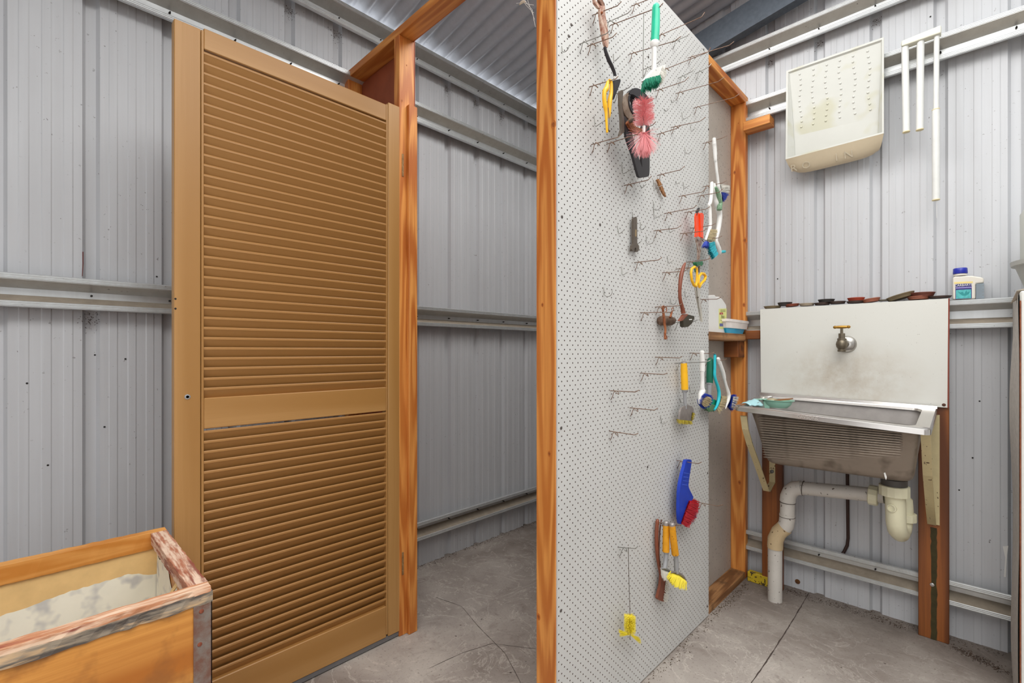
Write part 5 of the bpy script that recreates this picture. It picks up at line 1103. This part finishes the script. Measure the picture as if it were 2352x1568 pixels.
# cabinet at the edge of the picture, with buckets on top
cab = empty('old_cabinet', (0.33, 2.33, 0), 'old white cabinet with a curling grey side skin at the edge of the picture', 'cabinet')
xc = on_y(2343, 1200, 2.17).x; zt = on_y(2343, 668, 2.17).z
M_cab = plain('white_cabinet_enamel', (226, 226, 220), 0.4, 0, 0.03); M_skin = plain('grey_felted_skin', (186, 180, 174), 0.8, 0, 0.12, 60)
MB().cbox((xc, 2.17, 0.0), (0.62, 2.495, zt), 0.004).build('body', M_cab, cab)
m = MB(); nz = 30
for k in range(nz + 1):
    z = 0.003 + (zt - 0.01) * k / nz; bul = 0.010 * math.sin(math.pi * k / nz) + 0.006 * math.sin(3.1 * k / nz * math.pi + 0.5); g = 0.003 * max(0, math.sin(2 * math.pi * k / nz * 1.1 + 0.4))
    m.v += [Vector((xc - 0.002 - g, 2.166, z)), Vector((xc - 0.006 - bul, 2.28, z)), Vector((xc - 0.004 - bul * .6, 2.40, z)), Vector((xc - 0.003, 2.494, z))]
for k in range(nz):
    for i in range(3): m.f.append((4*k+i, 4*k+i+1, 4*k+5+i, 4*k+4+i))
m.build('side_skin', M_skin, cab, smooth=True, fix=False)
MB().cbox((xc - 0.001, 2.168, 0.03), (xc + 0.002, 2.172, zt - 0.03), 0.0005).build('rust_line', rusty('cabinet_rust', (150, 80, 44), (120, 60, 34)), cab)
m = MB(); a = on_y(2322, 690, 2.3); m.prism([Vector((xc - 0.016, 2.30, zt - 0.03)), Vector((xc - 0.004, 2.30, zt + 0.002)), Vector((xc + 0.03, 2.24, zt + 0.006)), Vector((xc + 0.02, 2.19, zt + 0.010)), Vector((xc - 0.006, 2.20, zt + 0.004))], (0, 0, 0.001)); m.build('torn_paper', plain('torn_cream_paper', (214, 202, 186), 0.8), cab)
mc, nt, bs = nodes('cloudy_plastic'); bs.inputs['Base Color'].default_value = (*lin((206, 206, 200)), 1); bs.inputs['Roughness'].default_value = 0.4; bs.inputs['Transmission Weight'].default_value = 0.35
bc = Vector((xc + 0.125, 2.32, zt + 0.011)); bu = empty('plastic_bucket', bc, 'cloudy plastic tub with flared rim standing on the old cabinet', 'bucket')
hb = on_y(2320, 612, 2.32).z - zt
MB().lathe([(0.105, 0), (0.130, hb - 0.016), (0.140, hb - 0.014), (0.142, hb), (0.132, hb), (0.102, 0.004), (0.001, 0.004)], bc, (0, 0, 1), 30).build('bucket_body', mc, bu, smooth=AUTO)
c2 = bc + Vector((0.0, 0, hb + 0.001)); h2 = on_y(2340, 482, 2.32).z - c2.z; jar = empty('plastic_canister', c2, 'tall cloudy canister stacked on the plastic tub at the picture edge', 'canister')
MB().lathe([(0.118, 0), (0.119, h2 * .9), (0.112, h2 * .97), (0.06, h2), (0.001, h2)], c2, (0, 0, 1), 30).build('canister_body', plain('cloudy_ivory', (206, 208, 200), 0.45, 0, 0.02, trans=0.2), jar, smooth=AUTO)

# ------------------------------------------------------------------ dirt along the wall feet, dry leaves, cobweb
def debris(name, lines, n, label, mats):
    m = MB()
    for _ in range(n):
        a, b = random.choice(lines); t = random.random(); p = Vector(a).lerp(Vector(b), t) + Vector((random.gauss(0, 0.014), random.gauss(0, 0.014), 0)); s = random.uniform(0.0012, 0.0045); q = random.uniform(0, 6.28)
        u = Vector((math.cos(q), math.sin(q), 0)) * s; w = Vector((-math.sin(q), math.cos(q), 0)) * s * random.uniform(0.15, 0.5); z = Vector((0, 0, random.uniform(0.001, 0.005)))
        m.add([p - u + z * .3, p + w + z, p + u + z * .4, p - w + z * .6], [(0, 1, 2, 3)])
    return tag(m.build(name, mats, kind='stuff', fix=False, origin=m.v[0]), label, 'debris')
debris('floor_debris', [((XW + 0.012, 1.1, 0), (XW + 0.012, 2.5, 0))] , 900, 'dark dirt gathered along the foot of the far store wall', plain('dark_dirt', (84, 66, 56), 0.9, 0, 0.4, 90))
debris('floor_debris', [((XP + 0.014, 1.2, 0), (XP + 0.014, 2.03, 0)), ((XF + 0.02, 2.05, 0), (XF + 0.02, 2.45, 0))], 700, 'dry grass bits along the foot of the pegboard', plain('dry_grass_bits', (92, 74, 54), 0.9, 0, 0.4, 90))
debris('floor_debris', [((-0.7, 2.53, 0), (0.08, 2.53, 0)), ((-0.65, 2.50, 0), (-0.2, 2.50, 0)), ((-0.06, 2.47, 0), (0.08, 2.40, 0))], 1100, 'brown dirt along the wall foot under the steel tub', plain('brown_dirt', (84, 66, 54), 0.9, 0, 0.4, 90))
m = MB()
for a, b in (((1186, 8), (1206, 2)), ((1206, 0), (1222, 22)), ((1210, -5), (1228, 45)), ((1196, -4), (1226, 30)), ((1200, 4), (1226, 12)), ((1222, 22), (1230, 62))):
    m.tube([on_y(a[0], a[1], 1.15), on_y((a[0] + b[0]) / 2, (a[1] + b[1]) / 2 + 2, 1.12), on_y(b[0], b[1], 1.05)], 0.0007, 4)
tag(m.build('cobweb', plain('cobweb_grey', (206, 200, 192), 0.9), kind='stuff'), 'pale cobweb strands beside the corner post under the roof', 'cobweb')
m = MB(); m.prism([on_y(u, v, 1.13) for u, v in ((1192, 11), (1196, 3), (1203, 1), (1207, 5), (1200, 8), (1194, 12))], (0, 0.002, 0.002)); tag(m.build('dry_leaf', plain('dry_leaf', (206, 186, 160), 0.8)), 'small dry leaf caught in the cobweb beside the corner post', 'leaf')

def flakes(name, spots, label, P, n=70, spread=0.03):
    m = MB()
    for (a, z) in spots:
        for _ in range(n):
            da, dzz = random.gauss(0, spread * 0.45), -abs(random.gauss(0, spread)); s = random.uniform(0.0008, 0.0035); q = random.uniform(0, 6.28); o = random.uniform(0.001, 0.006)
            c = lambda x, y, oo: Vector(P(a + da + x, oo, z + dzz + y)); m.add([c(s * math.cos(q), s * math.sin(q), o), c(-s * .4 * math.sin(q), s * .4 * math.cos(q), o + .001), c(-s * math.cos(q), -s * math.sin(q), o), c(s * .4 * math.sin(q), -s * .4 * math.cos(q), o)], [(0, 1, 2, 3)])
    return tag(m.build(name, plain('spider_dirt', (74, 62, 56), 0.9, 0, 0.3, 90), kind='stuff', fix=False), label, 'dirt')
flakes('web_dirt', [(0.150, 1.255), (1.62, 2.59), (1.83, 2.59), (2.04, 2.59), (0.78, 2.59), (0.99, 2.59)], 'dark web dirt clinging under the rails of the louvre door wall', PLeft)
flakes('web_dirt', [(-0.93, 2.56), (-0.722, 2.56), (-0.514, 2.56), (-0.306, 2.56)], 'dark web dirt clinging under the top rail of the sink wall', PRight, 50, 0.018)
MB().prism([on_y(u, v, YW - 0.002) for u, v in ((2303, 1254), (2316, 1253), (2313, 1275), (2310, 1325), (2306, 1324), (2309, 1280))], (0, -0.0008, 0)).build('paint_smear', M_wh, wall_right)
for u, v in ((2250, 921), (2203, 1125), (2234, 1051), (1786, 640), (2137, 38)): MB().lathe([(0.003, 0), (0.002, 0.001)], on_y(u, v, YW - 0.002), (0, -1, 0), 7).build('speck', M_dark, wall_right)
MB().lathe([(0.011, 0), (0.011, 0.002), (0.006, 0.0022), (0.006, 0.0005)], on_y(1832, 1335, YW - 0.002), (0, -1, 0), 12).build('rust_ring', rusty('ring_rust', (130, 84, 40), (90, 60, 40)), wall_right)
MB().prism([on_x(u, v, XW + 0.003) for u, v in ((189, 578), (192, 578), (192, 605), (190, 634), (188, 634), (189.5, 605))], (0.0006, 0, 0)).build('rust_streak', plain('dark_red_streak', (110, 66, 62), 0.8), wall_left)
for u, v in ((288, 824), (218, 815), (360, 635), (240, 980), (110, 1068), (62, 880)): MB().lathe([(0.003, 0), (0.002, 0.001)], on_x(u, v, XW + 0.0025), (1, 0, 0), 7).build('speck', M_dark, wall_left)
